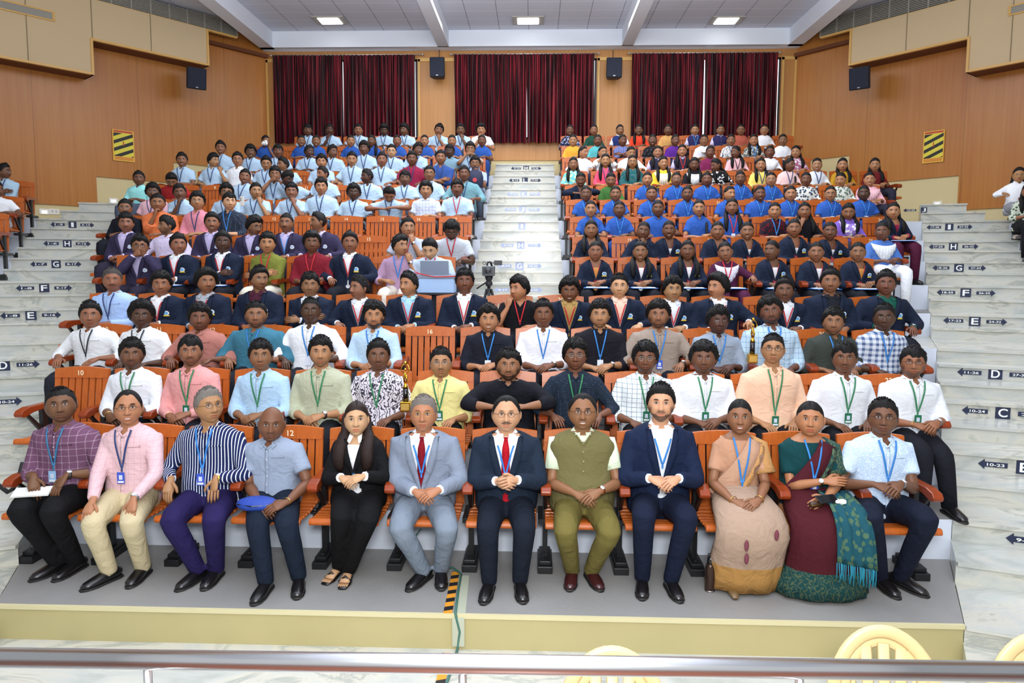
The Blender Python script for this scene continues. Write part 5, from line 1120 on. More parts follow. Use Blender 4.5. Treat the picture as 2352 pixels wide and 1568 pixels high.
plan('D', 1195, 676, top=sh('141519', 'S', tee=1, neck=.09, nocollar=1), skin=2, hair='curly', yaw=-42, roll=-4, pose='chin_r', lan='red', tr='1a1c24', d='curly haired young man in black shirt, hand at mouth')
plan('D', 1308, 672, top=bl(NAVY, 'b4945a', zb=.66, open=1), skin=4, hair='curly', smile=1, pitch=10, pose='knees', lan='red', crest=1, wd=1.12, lf=.10, tr='1a1c24', d='grinning young man in navy blazer over mustard shirt')
for x, y, skn, hr_, inn, yw, po, de in [(1423, 656, 1, 'short', 'f2cdb8', 0, 'rest', 'navy blazer over peach shirt'), (1545, 664, 2, 'curly', 'dfe6ee', 12, 'lap', 'navy blazer, short curly hair, behind taupe shirt'), (1651, 658, 2, 'puffy', 'eef0f4', -40, 'arm_l', 'navy blazer looking left over his shoulder'), (1803, 668, 4, 'quiff', 'dfe3ea', 0, 'lap', 'navy blazer with tall quiff'), (1909, 645, 3, 'quiff', '22242c', 0, 'lap', 'navy blazer over dark shirt'), (2037, 650, 4, 'quiff', '1f5a4c', 0, 'rest', 'navy blazer over dark green shirt')]:
    plan('D', x, y, top=bl(NAVY, inn, zb=.70, open=1), skin=skn, hair=hr_, yaw=yw, pose=po, lan='red' if x < 1900 else None, crest=1, wd=1.12, stache=.4 if x > 1500 else 0, tr='1a1c24', watch=1 if x in (1651, 2037) else None, wc='8f9296', d='young man in '+de)
# fifth row
def nb(x, y, row='E', **k):
    k.setdefault('skin', 3); k.setdefault('d', 'young man in navy blazer'); return plan(row, x, y, top=bl(NAVY, k.pop('inner', 'eef1f6'), zb=.72, open=1), lan=k.pop('lan', 'red'), crest=1, tr='1a1c24', wd=1.06, **k)
def pb(x, y, row, **k):
    k.setdefault('skin', 3); k.setdefault('d', 'young man in purple grey blazer'); return plan(row, x, y, top=bl(PURB, 'c9bfe6', zb=.72, open=1), crest=2, tr='2a2636', wd=1.08, **k)
pb(320, 563, 'E', gl='b', pose='mouth', hair='wavy', lf=.06, pitch=4, d='young man in purple blazer, hands over mouth')
nb(407, 560, hair='quiff', yaw=12, folder=1); nb(511, 555, hair='quiff', skin=5, pose='cross', folder=1, d='dark young man in navy blazer with folded arms')
plan('E', 613, 558, top=sh('757a35', 'R'), skin=2, hair='wavy', stache=.4, lan='red', pose='cross', tr='c8c3b4', d='young man in olive green shirt'); plan('E', 716, 556, top=sh('7a1f2c', 'R'), skin=4, hair='curly', lan='red', pose='lap', wd=1.08, tr='1a1c24', d='young man in maroon shirt')
nb(803, 556, hair='quiff', pose='rest', stache=.3); plan('E', 917, 563, top=sh('a98aa6', 'R'), skin=2, hair='wavy', yaw=35, pose='chin_l', lan='blue', tr='d8d0c4', watch=1, d='young man in mauve shirt, hand at mouth')
plan('E', 990, 566, top=sh('b9cadd', 'S'), skin=1, hair='short', yaw=-14, pitch=28, lf=.12, pose='knees', lan='red', wd=1.15, tr='2b2d35', d='young man in pale blue shirt using a laptop')
for i, (x, y, kw) in enumerate([(1368, 578, dict(yaw=0)), (1471, 580, dict(hair='long', smile=.8, bend=1)), (1580, 574, dict(hair='long', skin=4)), (1669, 578, dict(q=1)), (1776, 574, dict(yaw=-28, skin=4)), (1876, 580, dict(hair='tied')), (1972, 582, dict(skin=3))]):
    if kw.pop('q', 0): plan('E', x, y, fem=True, top=dict(t='kurta', c='4a1f3c', sl='R', neck=.06), skin=3, dup='d8d6e6', lan='red', hair='tied', pose='arm_l', tr='4a1f3c', folder=1, roll=-8, d='young woman in wine tunic and grey scarf'); continue
    kw.pop('bend', 0); kw.setdefault('skin', 3); plan('E', x, y, fem=True, top=bl(NAVY, 'e9e9ee' if i not in (6, 0) else 'c98a4a', zb=.76, nocollar=1, nocuff=1), lan='red', lz=.70, crest=1, tr='1a1c24', folder=1, d='young woman in navy blazer', **kw)
# sixth row
pb(288, 511, 'F', hair='wavy', stache=.7, pose='lap'); plan('F', 384, 517, top=sh('d9cdea', 'R'), skin=3, hair='fringe', yaw=-62, beard=.5, pose='rest', tr='2a2636', d='young man in lavender shirt seen in profile')
pb(486, 510, 'F', hair='quiff', stache=.5, smile=.4); pb(579, 517, 'F', hair='curly', gl='b', yaw=38, pitch=12, stache=.5, beard=.3, lan=None); pb(658, 511, 'F', hair='crop', yaw=-14, stache=.8, lan='blue'); pb(733, 508, 'F', hair='short', yaw=-66, pose='rest', lan='blue')
plan('F', 936, 521, top=sh('aeb6c6', 'S'), skin=2, hair='short', pose='chin_l', lan='red', watch=1, yaw=10, tr='2b2d35', d='young man in grey shirt, hand at mouth'); plan('F', 1037, 527, top=sh('c3cad6', 'S'), skin=5, hair='curly', pitch=30, lf=.14, pose='knees', lan='red', wd=1.12, tr='4a4c58', d='young man in grey shirt bending his head down')
for x, y, kw in [(1358, 526, dict(hair='long')), (1475, 538, dict(pose='chin_l', skin=4, roll=10)), (1537, 527, dict(smile=1, skin=4)), (1649, 529, dict()), (1717, 537, dict(smile=1)), (1825, 523, dict(lan='red')), (1907, 544, dict(skin=4, pose='rest'))]:
    kw.setdefault('skin', 3); kw.setdefault('hair', 'tied'); plan('F', x, y, fem=True, top=bl(NAVY, 'd9d9de', zb=.78, nocollar=1, nocuff=1, iz=.90), lan=kw.pop('lan', 'red'), lz=.72, tr='1a1c24', crest=1 if x in (1537, 1825, 1907) else 0, d='young woman in navy blazer'+(', chin on hand' if x == 1475 else ', long loose hair' if x == 1358 else ''), **kw)
plan('F', 2028, 531, fem=True, top=dict(t='kurta', c='4a72b8', sl='R', neck=.05), skin=4, dup='e9eef4', pose='lap', hair='tied', yaw=-8, tr='e5e8ee', wd=1.1, d='young woman in blue tunic and white scarf')
# seventh row
plan('G', 286, 477, top=sh('1b1d26', 'L'), skin=3, hair='short', gl='m', d='young man in black jacket and glasses', tr='1a1c24'); plan('G', 361, 465, top=sh('e07a4a', 'R'), skin=3, hair='short', wd=1.25, wide=1.1, pose='chin_r', d='stout young man in orange shirt', tr='2a2c34')
plan('G', 452, 462, top=sh('e08e9c', 'R'), skin=2, hair='curly', gl='m', lan='navy', pitch=-6, d='young man in pink shirt and glasses', tr='2a2c34'); plan('G', 525, 462, top=sh('27303f', 'R', pat='dots', c2='8d97a8'), skin=1, hair='fringe', lan='blue', yaw=12, wd=1.08, d='young man in dark dotted shirt', tr='2a2c34')
ROYAL = '2f58a6'
def lb(row, x, y, **k):
    k.setdefault('skin', 3); k.setdefault('hair', ['short', 'quiff', 'wavy', 'fringe', 'curly'][int(x*7+y) % 5]); k.setdefault('d', 'young man in pale blue shirt'); k.setdefault('pose', ['lap', 'rest', 'thigh'][int(x) % 3])
    return plan(row, x, y, top=sh(k.pop('c', 'b4cfe6'), k.pop('sl', 'S'), pat=k.pop('pat', None), c2=k.pop('c2', 'ffffff')), lan=k.pop('lan', 'navy'), tr=k.pop('tr', '4a5364'), **k)
def bw(row, x, y, **k):
    k.setdefault('skin', 3); k.setdefault('hair', 'tied'); k.setdefault('d', 'young woman in royal blue shirt'); k.setdefault('pose', 'lap')
    return plan(row, x, y, fem=True, top=sh(k.pop('c', ROYAL), 'S', neck=.07), lan=k.pop('lan', 'blue'), tr='24407e', **k)
def fw(row, x, y, c, d, **k):
    k.setdefault('skin', 3); k.setdefault('hair', 'long'); k.setdefault('pose', 'lap'); return plan(row, x, y, fem=True, top=dict(t='kurta', c=c, sl=k.pop('sl', 'R'), pat=k.pop('pat', None), c2=k.pop('c2', 'ffffff'), neck=.05), tr=k.pop('tr', '2b2a38'), d='young woman in '+d, **k)
bw('G', 1357, 479, lan=None, skin=2); bw('G', 1423, 480, skin=4); bw('G', 1512, 478, lan=None, skin=4, wd=1.12, pose='rest', d='young woman in royal blue shirt, beaded necklace'); bw('G', 1606, 477, hair='braid', skin=2, lan=None); bw('G', 1682, 474, hair='long', lan='red', card='w')
fw('G', 1780, 495, '241a24', 'black and red patterned tunic', hair='tied', lan='blue', skin=2, pat='floral', c2='5a1420'); fw('G', 1849, 484, '17161c', 'black tunic, hand at mouth', pose='chin_r'); fw('G', 1949, 497, '7a5cb8', 'purple and white scarf, looking down', dup='a58ad8', duppat='floral', pitch=14, skin=3)
plan('G', 2053, 487, fem=True, top=bl(NAVY, '8a2140', zb=.78, nocollar=1), hair='long', lan='red', skin=2, wd=1.15, tr='4a1830', folder=1, d='long haired young woman in navy blazer at the aisle')
# eighth row
lb('H', 350, 440, c='eec0cc', gl='m', lan='navy', skin=4, hair='curly', d='young man in light pink shirt'); lb('H', 414, 448, pose='chin_r', roll=-8, skin=4); lb('H', 519, 441, gl='b', yaw=5); lb('H', 586, 438, pose='chin_l', yaw=14, phone=1, skin=2, d='young man in pale blue shirt, cheek on hand')
lb('H', 669, 439, skin=3, smile=1, pose='chin_l', d='laughing young man in pale blue shirt'); lb('H', 737, 428, skin=2, wd=1.12); lb('H', 812, 446, gl='b', skin=5, hair='curly'); lb('H', 894, 458, pitch=42, lf=.12, hair='short', pose='front', d='young man in pale blue shirt, head bowed'); lb('H', 978, 436, c='d5dcea', pat='plaid', c2='b7c4de', hair='curly', skin=2, lan=None, d='young man in pale checked shirt'); lb('H', 1050, 432, stache=.7, hair='wavy', lan='red', wd=1.1, skin=4)
bw('H', 1346, 447, skin=4); bw('H', 1414, 447, skin=3); bw('H', 1497, 450, skin=3); bw('H', 1579, 453, skin=4); bw('H', 1674, 452, yaw=30, skin=2); bw('H', 1745, 446, smile=1, skin=4, wd=1.15, yaw=10, d='laughing young woman in royal blue shirt'); bw('H', 1817, 447, skin=2); bw('H', 1908, 446, gl='d', skin=2, card='w', wd=1.08); bw('H', 1985, 443, skin=5, wd=1.2, card='w')
# ninth row
lb('I', 318, 410, c='9fe6e4', lan=None, skin=4, hair='short', sl='R', d='young man in turquoise shirt'); lb('I', 394, 422, c='a32a2c', lan=None, pitch=40, lf=.10, hair='short', d='young man in red shirt, head bowed'); lb('I', 560, 405, stache=.6, smile=.4, roll=8, lx=.08); lb('I', 631, 400, pose='mouth'); lb('I', 655, 430, yaw=40, pitch=24, lf=.20, lx=-.17, skin=5, hair='fringe', d='dark young man in pale blue shirt leaning down')
lb('I', 743, 399, yaw=-50); lb('I', 845, 405, yaw=-60, skin=5, hair='short'); lb('I', 930, 410, skin=4, hair='fringe'); lb('I', 986, 398, gl='b', skin=3); lb('I', 1066, 398, c='6f9aa4', skin=4, sl='R', wd=1.15, hair='short', lan='navy', d='young man in grey green shirt')
plan('I', 1334, 414, fem=True, top=bl(NAVY, 'd9d9de', zb=.78, nocollar=1, nocuff=1, iz=.90), lan='red', smile=1, pitch=16, lf=.08, pose='front', skin=4, tr='1a1c24', d='young woman in navy blazer, arms folded, looking down'); fw('I', 1403, 422, '3f6a34', 'green tunic looking down', hair='tied', pitch=14, skin=3)
for x, y, kw in [(1487, 416, dict(skin=2)), (1554, 412, dict(gl='m', skin=3)), (1624, 413, dict(skin=4, wd=1.15)), (1701, 409, dict(skin=4)), (1771, 420, dict(gl='m', skin=2))]: bw('I', x, y, **kw)
fw('I', 1852, 412, 'e4e2da', 'white and navy leaf print tunic', pat='floral', c2='3b4c60', hair='tied', skin=4, wd=1.15); fw('I', 1933, 415, 'd9dcd2', 'cream leaf print tunic looking left', pat='floral', c2='5d7264', hair='tied', yaw=-14, pitch=8, skin=2, wd=1.1); fw('I', 1998, 415, 'f0b9c4', 'pink shawl, smiling', hair='tied', smile=1, skin=2, dup='f3c3cc', wd=1.1)
# tenth row
lb('J', 417, 367, stache=.5, smile=.5); lb('J', 487, 368, yaw=45, pose='chin_l', skin=2); lb('J', 545, 366, c='e9edf2', gl='b', skin=2, lan=None, d='young man in white shirt and glasses'); lb('J', 611, 374, gl='b', pitch=10, skin=2); lb('J', 652, 377, yaw=-55, pose='chin_r', lx=-.08, d='young man in pale blue shirt leaning left'); lb('J', 738, 371, skin=2); lb('J', 808, 364, pitch=10, skin=2); lb('J', 877, 366); lb('J', 946, 364, c='8c2240', lan='navy', skin=4, d='young man in maroon shirt'); lb('J', 1012, 361, c='34508f', wd=1.15, card='w', pose='cross', sl='R', skin=3, d='young man in dark blue shirt'); lb('J', 1091, 375, c='a9b8d2', gl='b', lan=None, pose='chin_l', skin=3, d='young man in grey blue shirt holding a backpack')
fw('J', 1317, 376, '6fc6cc', 'turquoise printed tunic', pat='floral', c2='d9e8a8', skin=3); fw('J', 1391, 368, 'e8506e', 'coral pink tunic, smiling', smile=1, skin=2, lan='navy', wd=.95); fw('J', 1453, 371, '1f5a5e', 'teal patterned tunic and glasses', pat='dots', c2='a8c8c0', gl='d', skin=2, wd=1.15); fw('J', 1523, 374, 'f0cc3c', 'yellow tunic and white scarf', dup='f1ead2', skin=2, wd=1.12, yaw=12, smile=.6)
fw('J', 1595, 376, '1d1b22', 'black top and white scarf', skin=4, pitch=8, hair='long', dup='e5e8ea'); fw('J', 1650, 388, '1c1c20', 'black floral top leaning left', pat='floral', c2='d6d6d6', yaw=-55, pitch=14, lx=-.08, lf=.06, skin=4, smile=1); fw('J', 1748, 382, 'ead26a', 'pale yellow tunic with long loose hair', skin=2, smile=.7, lan='navy'); fw('J', 1812, 378, 'e9c6c2', 'pink shirt looking right', yaw=50, lan='navy', skin=4, hair='braid'); fw('J', 1877, 379, 'dfe3e9', 'white tunic with navy lanyard', hair='tied', lan='navy', skin=2, smile=.4); fw('J', 1936, 378, 'b98a26', 'mustard tunic, hair over shoulder', skin=2); fw('J', 2010, 382, '6a1f22', 'dark red tunic, very long hair', skin=2)
# eleventh row
lb('K', 506, 339, smile=1); lb('K', 575, 349, smile=1, skin=4); lb('K', 638, 347, skin=4); lb('K', 708, 348, yaw=35, skin=5, smile=1, hair='short'); lb('K', 761, 348, yaw=38, skin=4, hair='quiff'); lb('K', 837, 340, skin=4, yaw=-15); lb('K', 899, 347, gl='b', skin=1, beard=.4); lb('K', 957, 343, yaw=30, smile=1, skin=4, roll=6, lx=.05); lb('K', 1033, 347, c='7fa0b0', gl='b', skin=5, yaw=-10, lan=None, d='young man in grey teal shirt and glasses'); lb('K', 1080, 342, pose='mouth', lan='navy', d='young man in pale blue shirt covering his face')
fw('K', 1337, 357, 'eceef2', 'white shirt looking right', yaw=50, hair='tied', skin=2, pose='rest'); fw('K', 1383, 354, 'eef0f4', 'white shirt, arms raised to hair', hair='longb', yaw=24, skin=2, pose='mouth'); fw('K', 1447, 356, 'edeff4', 'white shirt leaning on her arm', hair='tied', yaw=20, pitch=12, skin=2, pose='rest', wd=1.15)
for x, y in ((1511, 354), (1567, 346)): plan('K', x, y, fem=True, top=dict(t='vest', c='2f2c40', inner='c9c2e2', sl='S'), lan='red' if x > 1520 else None, card='w' if x > 1520 else None, hair='long', skin=2, tr='2b2a38', smile=.8, d='young woman in dark waistcoat over lilac shirt'+(', medal lanyard' if x > 1520 else ''))
fw('K', 1631, 356, '7a2850', 'magenta printed tunic', skin=4, hair='tied', yaw=8); fw('K', 1692, 355, 'efb9bd', 'light pink shirt, curly loose hair', yaw=-38, skin=4, lan='black'); fw('K', 1769, 360, 'eceef2', 'white scarf with dark hair tied', dup='f2f2f4', skin=4, hair='tied'); fw('K', 1829, 360, 'b06a86', 'pink floral tunic', pat='floral', c2='e9e2ea', skin=2, hair='long', yaw=-12)
# twelfth row
for x, y, kw in [(608, 331, dict(yaw=30, pose='chin_l', d='young woman in royal blue shirt holding a white cloth')), (691, 335, dict(smile=1, yaw=10)), (726, 336, dict(smile=1, skin=3)), (805, 336, dict(skin=2, yaw=8)), (854, 332, dict(hair='long', yaw=-10, skin=4)), (912, 335, dict(lx=0)), (975, 334, dict(skin=2)), (1038, 327, dict(skin=2, lan='red', pitch=4)), (1107, 331, dict(skin=4))]: bw('L', x, y, lan=kw.pop('lan', None), **kw)
fw('L', 1316, 338, 'e6a63c', 'orange tunic with pale scarf', hair='tied', smile=.6, skin=2); fw('L', 1373, 335, '57b0b4', 'turquoise top', hair='tied', skin=4); fw('L', 1429, 335, '27398a', 'blue and white striped top', hair='tied', skin=4, yaw=18, pat='stripe', c2='c8d0ea', pose='cross'); fw('L', 1499, 337, '17171b', 'black printed tunic and glasses', gl='m', skin=4, smile=1, hair='tied', pat='floral', c2='3d3d42')
fw('L', 1550, 336, '5a2a8a', 'violet tunic', skin=4, yaw=20, hair='tied'); fw('L', 1617, 338, 'dfe0e4', 'white top holding a white cap', skin=3, hair='tied'); fw('L', 1679, 340, 'f0f0f0', 'white and navy striped top', skin=3, hair='tied', lan='navy', pat='print', c2='22283a'); fw('L', 1731, 336, '6d6e68', 'black and white leaf print tunic', pat='floral', c2='dcdcd6', skin=2, hair='long', lan='blue', smile=.6); fw('L', 1798, 338, 'eef0f4', 'white collared shirt, hair tied', hair='tied', skin=3)
# last row
for x, y, kw in [(707, 309, dict(skin=4, beard=.5)), (757, 311, dict(skin=5, pose='chin_r')), (823, 309, dict(skin=3)), (882, 310, dict(skin=5, pitch=12)), (930, 304, dict(yaw=-30, skin=4)), (1006, 310, dict(skin=3, pose='chin_l', roll=12)), (1058, 310, dict(skin=4, pose='chin_l')), (1105, 304, dict(skin=2, lan=None, c='dfe6ee', pose='chin_r'))]: lb('M', x, y, **kw)
fw('M', 1309, 317, '20243c', 'navy floral tunic, laughing', pat='floral', c2='9aa3c0', smile=1, skin=4, hair='tied'); fw('M', 1364, 319, '1f4a3c', 'dark green tunic', skin=3, hair='tied'); plan('M', 1423, 319, fem=True, top=dict(t='vest', c='243268', inner='e8ebf2', sl='S'), skin=3, tr='2b2a38', yaw=14, d='young woman in navy waistcoat over white shirt'); fw('M', 1467, 315, 'd8432a', 'bright orange red tunic', smile=1, skin=4, hair='long'); fw('M', 1534, 322, 'c9995a', 'tan and purple tunic', skin=4, hair='tied')
for x, y in ((1596, 314), (1654, 319)): plan('M', x, y, fem=True, top=dict(t='vest', c='2f2c58', inner='cfc8ea', sl='S'), lan='blue' if x < 1600 else None, skin=2 if x < 1600 else 3, yaw=0 if x < 1600 else 10, tr='2b2a38', d='young woman in indigo waistcoat over lilac shirt')
fw('M', 1701, 332, 'b05a48', 'rust coloured tunic and glasses', gl='b', skin=3, hair='tied'); fw('M', 1755, 327, 'eef0f4', 'white shirt and round glasses', gl='m', skin=2, hair='tied')
# people on the side blocks
SIDE = []
def side_seat(s, row, t, k, **kw):
    d = outdir(s); b = Vector((-s*-math.sin(SK)*1, math.cos(SK))); b = Vector((math.sin(SK)*(1 if s > 0 else -1), math.cos(SK)))
    p = inner(s, FRONT[row])+d*(SW+t)+b*.86; rz = -s*SK; SIDE.append((p, FLOOR[row], rz, s, row, t))
    if k: q = p-b*.20; plan(row, k[0], k[1], Y=q.y, rot=rz, side=s, **kw)
side_seat(-1, 'I', .34, (3, 392), top=sh('a9c6da', 'R'), skin=4, hair='short', lan='navy', pose='cross', yaw=60, tr='171a28', d='young man in grey blue shirt at the left edge'); side_seat(-1, 'H', .34, (-14, 440), top=sh('e6e8ec', 'S'), skin=4, hair='short', pose='rest', tr='8d8f94', yaw=40, d='young man in white shirt and grey trousers, left edge'); side_seat(-1, 'G', .34, None)
side_seat(1, 'I', .36, (2343, 402), fem=True, top=sh('eef0f4', 'L'), skin=2, hair='longb', gl='g', pose='arm_r', tr='93959c', shoe='c9b9a8', d='young woman in white shirt and grey trousers, right edge'); side_seat(1, 'H', .36, (2366, 440), fem=True, top=dict(t='kurta', c='b9c2b0', pat='floral', c2='4a5648', sl='R'), skin=3, hair='long', tr='17171c', d='curly haired young woman in leaf print, right edge'); side_seat(1, 'G', .36, None)

# ---------------------------------------------------------------- labels for people
ROWW = dict(zip(ROWS, ['front']+ORD[2:14]))
from collections import defaultdict
grp = defaultdict(list)
for k in PEOPLE:
    k['blk'] = 'side' if k.get('side') else ('' if k['row'] in 'ABCD' else ('left' if k['x'] < 1220 else 'right')); grp[(k['row'], k['blk'])].append(k)
for (r_, b_), L in grp.items():
    L.sort(key=lambda q: q['x'])
    for i, k in enumerate(L):
        if b_ == 'side': k['label'] = k['d']; continue
        n = len(L); pos = 'leftmost' if i == 0 else 'rightmost' if i == n-1 else ('%s from left' % ORD[i+1])
        tail = '%s in %s row' % (pos, ROWW[r_])+(', %s block' % b_ if b_ else ''); words = k['d'].replace(',', ' ,').split(); keep = k['d']
        while len((keep+' '+tail).split()) > 16: keep = ' '.join(keep.split()[:-1]).rstrip(','); 
        for junk in (' in', ' and', ' with', ' the', ' a', ' his', ' her', ' over', ' on', ' at'):
            if keep.endswith(junk): keep = keep[:-len(junk)]
        k['label'] = keep+', '+tail
for p, z, rz, s, row, t in SIDE:
    c = make_chair(p.x, p.y, z, rz, True); CHAIRS.append([row, 'far left' if s < 0 else 'far right', 0, 1, c, p.x])
for r_, blk, i, n, t, X in CHAIRS:
    pos = 'leftmost' if i == 0 else 'rightmost' if i == n-1 else '%s from left' % ORD[i+1]
    occ = any(k['row'] == r_ and abs(k.get('_X', 1e9)-X) < .3 for k in PEOPLE)
    if n == 1: lab = 'orange brown wooden auditorium chair beyond the side stairs, %s, %s row' % (blk, ROWW[r_])
    else: lab = 'slatted orange wooden auditorium chair, %s in %s row' % (pos, ROWW[r_])+(', %s block' % blk if blk else '')
    tagp(t, lab, 'chair', 'wooden auditorium chairs')

# ---------------------------------------------------------------- build everybody
jobs = []
for i, k in enumerate(PEOPLE):
    setup(k); m = garment(k) if k['top']['t'] != 'sari' else None
    if m is None:
        m = MB(); k['off'] = .012; k['fig'].torso(m, .012, 22, .60, 1.045); sleeves(k, m, 'S')
    vox = {2: .0125, 1: .0145, 0: .0185}[k['lod']]
    if k['row'] in 'IJKLM': vox = .022
    jobs.append((('top', i), m, vox, {2: 6, 1: 5, 0: 4}[k['lod']]))
    if k['lod'] == 2 and 'sari' not in k: jobs.append((('tr', i), trousers(k), .0135, 6))
    if 'sari' in k: k['legs_on'] = False
SH = phase_remesh(jobs)
for i, k in enumerate(PEOPLE): build_person(k, SH, i)
def person(row, x): return min((k for k in PEOPLE if k['row'] == row), key=lambda q: abs(q['x']-x))

# ---------------------------------------------------------------- saris
def sari(k, base, border, pallu, pal2, gold, hem=-.24, hw_=.235):
    root = k['obj']; fig = k['fig']; n = 40; path = [(.03, .64, .165, .125), (-.06, .60, .19, .13), (-.20, .575, .225, .115), (-.32, .555, .24, .11), (-.40, .50, .245, .125), (-.41, .43, .25, .14), (lerp(-.41, hem, .3), .34, .25, .15), (lerp(-.41, hem, .6), .235, .255, .16), (lerp(-.41, hem, .62), .225, .258, .161), (lerp(-.41, hem, .85), .12, hw_*1.08, .17), (hem, .03, hw_*1.15, .18)]
    V = []; K = len(path)
    for j, (y, z, a, b) in enumerate(path):
        an_ = lerp(PI/2, 0, sst(j, 2.0, 6.0)); w_ = Vector((0, -math.cos(an_), math.sin(an_)))
        for i in range(n):
            q = 2*PI*i/n; am = max(0, (j-3)/7.); r = 1+.035*am*math.sin(q*11+1.3*math.sin(q*2))+.012*am*math.sin(q*23); yy = y; 
            P = Vector((0, y, z))+Vector((1, 0, 0))*(a*math.cos(q)*r)+w_*(b*math.sin(q)*r); 
            V.append(tuple(P))
    F = [(j*n+i, j*n+(i+1) % n, (j+1)*n+(i+1) % n, (j+1)*n+i) for j in range(K-1) for i in range(n)]; mi = [1 if j >= 8 else 0 for j in range(K-1) for i in range(n)]
    m = MB(); m.add(V, F); m.m = mi; o = m.obj('sari_skirt', [base, border], root, True); so = o.modifiers.new('t', 'SOLIDIFY'); so.thickness = .006
    m = MB(); ribbon(fig, [(-.13, .60), (-.08, .70), (0, .82), (.075, .95), (.115, 1.035)], (.22, .15), .022, m, .006, samples=10); m.obj('sari_drape', pallu, root, True)
    m = MB(); ribbon(fig, [(-.06, .58), (.0, .68), (.075, .80), (.13, .92), (.155, 1.0)], (.05, .035), .029, m, .004, samples=10); m.obj('drape_border', pal2, root, True)
    sh0, el, wr = k['arms'][1][:3]; m = MB(); m.tube([sh0+vec(-.05, -.03, .055), sh0+vec(.02, 0, .02), sh0+(el-sh0)*.45+vec(.02, .02, 0), sh0+(el-sh0)*.75+vec(.02, .03, 0)], [(.05, .06), (.068, .070), (.072, .075), (.085, .085)], 14); m.obj('shoulder_fall', pal2, root, True)
    m = MB(); fig.torso(m, .014, 20, .56, .70, k=5); m.obj('waist_wrap', gold, root, True)
SB = cloth('ab9380', 'linen', '9c8472'); 
k = person('A', 1701); sari(k, SB, cloth('a97f48'), cloth('b58f76'), cloth('b88a58'), cloth('8d5a5c', 'print', 'b08a80'))
m = MB(); [m.ball((x_, y_, zz), (.016, .006, .040), 8, 6) for x_, y_, zz in ((-.08, -.548, .43), (-.07, -.525, .33), (.12, -.535, .50))]; m.obj('sari_motifs', mat('motif_maroon', '6e3440', .8), k['obj'], True)
m = MB(); [m.tube([(q*.09-.10, -.32, .03), (q*.09-.11, -.40, .03), (q*.09-.115, -.46, .02)], [(.035, .03), (.04, .022), (.02, .01)], 8) for q in (0,)]; m.obj('sandal', mat('gold_sandal', '6e5636', .4), k['obj'], True)
k = person('A', 1863); sari(k, cloth('40141c', 'linen', '4c1a22'), cloth('1c4244', 'print', '4a5a44'), cloth('44161e', 'linen', '50202a'), cloth('2c4844', 'print', '56644a'), cloth('1b4a50'), -.33, .28)
m = MB(); V = []; nx_, ny_ = 14, 12
for j in range(ny_):
    v = j/(ny_-1.); y, z = [(-.20, .70), (-.32, .69), (-.45, .67), (-.545, .58), (-.575, .46), (-.585, .34)][min(5, int(v*5))]; y2, z2 = [(-.20, .70), (-.32, .69), (-.45, .67), (-.545, .58), (-.575, .46), (-.585, .34)][min(5, int(v*5)+1)]; f_ = v*5-int(v*5)
    for i in range(nx_): u = i/(nx_-1.); V.append((.0+.22*u+.05*v*(u-.1), lerp(y, y2, f_)-.012*math.sin(i*1.9), lerp(z, z2, f_)-.05*v*u+.008*math.sin(i*1.9)))
m.add(V, [(j*nx_+i, (j+1)*nx_+i, (j+1)*nx_+i+1, j*nx_+i+1) for j in range(ny_-1) for i in range(nx_-1)]); o = m.obj('sari_end_piece', cloth('1d4c58', 'floral', '4a6650'), k['obj'], True); so = o.modifiers.new('t', 'SOLIDIFY'); so.thickness = .006
m = MB(); lastr = V[-nx_:]
for i in range(2*nx_-2):
    a = Vector(lastr[i//2]); b = Vector(lastr[min(nx_-1, i//2+1)]); p = a.lerp(b, .5*(i % 2)); L = .10+.03*RNG.rand(); m.tube([p, p+vec(.004*math.sin(i), -.004, -L*.5), p+vec(.01*math.sin(i*2.), -.006, -L)], .0035, 5)
m.obj('tassels', cloth('2c7f95'), k['obj'], True)

# ---------------------------------------------------------------- things people hold
def local(k, p): q = Matrix.Rotation(k['rotz'], 3, 'Z') @ Vector(p)+k['root']; return q
BAGB = mat('blue_plastic', '1f6fc4', .35, coat=.3, var=.15, vscale=30); PAPER = mat('paper', 'eeeeea', .7); GOLD = mat('trophy_gold', 'd9a83e', .22, metal=1); BLKP = mat('gloss_black', '101114', .2, coat=.5)
for k in PEOPLE:
    if k.get('folder'):
        q = local(k, (0, -.30, .625)); r_ = empty('folder', q, k['rotz']+RNG.uniform(-.2, .2), 'blue plastic folder on the lap of the %s' % k['label'].split(',')[0], 'folder', 'blue folders on laps')
        pos = k['label'].split(', ')[-1 if not k['blk'] else -2]; r_['label'] = 'blue plastic folder on lap of %s, %s block' % (pos.replace(' in ', ' person, '), k['blk'])
        m = MB(); m.box(-.16, .16, -.13, .13, -.008, .0); bevel(m.obj('cover', BAGB, r_), .003); m = MB(); m.box(-.13, .13, -.11, .10, .0, .007); m.obj('papers', PAPER, r_)
k = person('A', 137); r_ = empty('paper_booklet', local(k, (-.02, -.36, .655)), .25, 'folded white paper held on the lap of the man in purple check', 'paper'); m = MB(); m.box(-.12, .12, -.05, .05, -.004, .0); m.obj('cover', PAPER, r_, rot=(R(20), 0, 0)); m = MB(); m.box(-.118, .118, -.048, .05, .002, .006); m.obj('inner_pages', mat('paper_inner', 'd9d9d4', .7), r_, rot=(R(20), 0, 0))
k = person('A', 620); r_ = empty('pouch', local(k, (0, -.33, .585)), 0, 'blue zipped pouch on the lap of the bald man', 'pouch'); m = MB(); m.ball((0, 0, 0), (.15, .09, .05), 20, 10); m.obj('bag', mat('pouch_blue', '1d3f9a', .6, bump=.4), r_, True); m = MB(); m.tube([(-.13, -.05, .012), (0, -.095, .012), (.13, -.05, .012)], .004, 6); m.obj('zip', BLKP, r_)
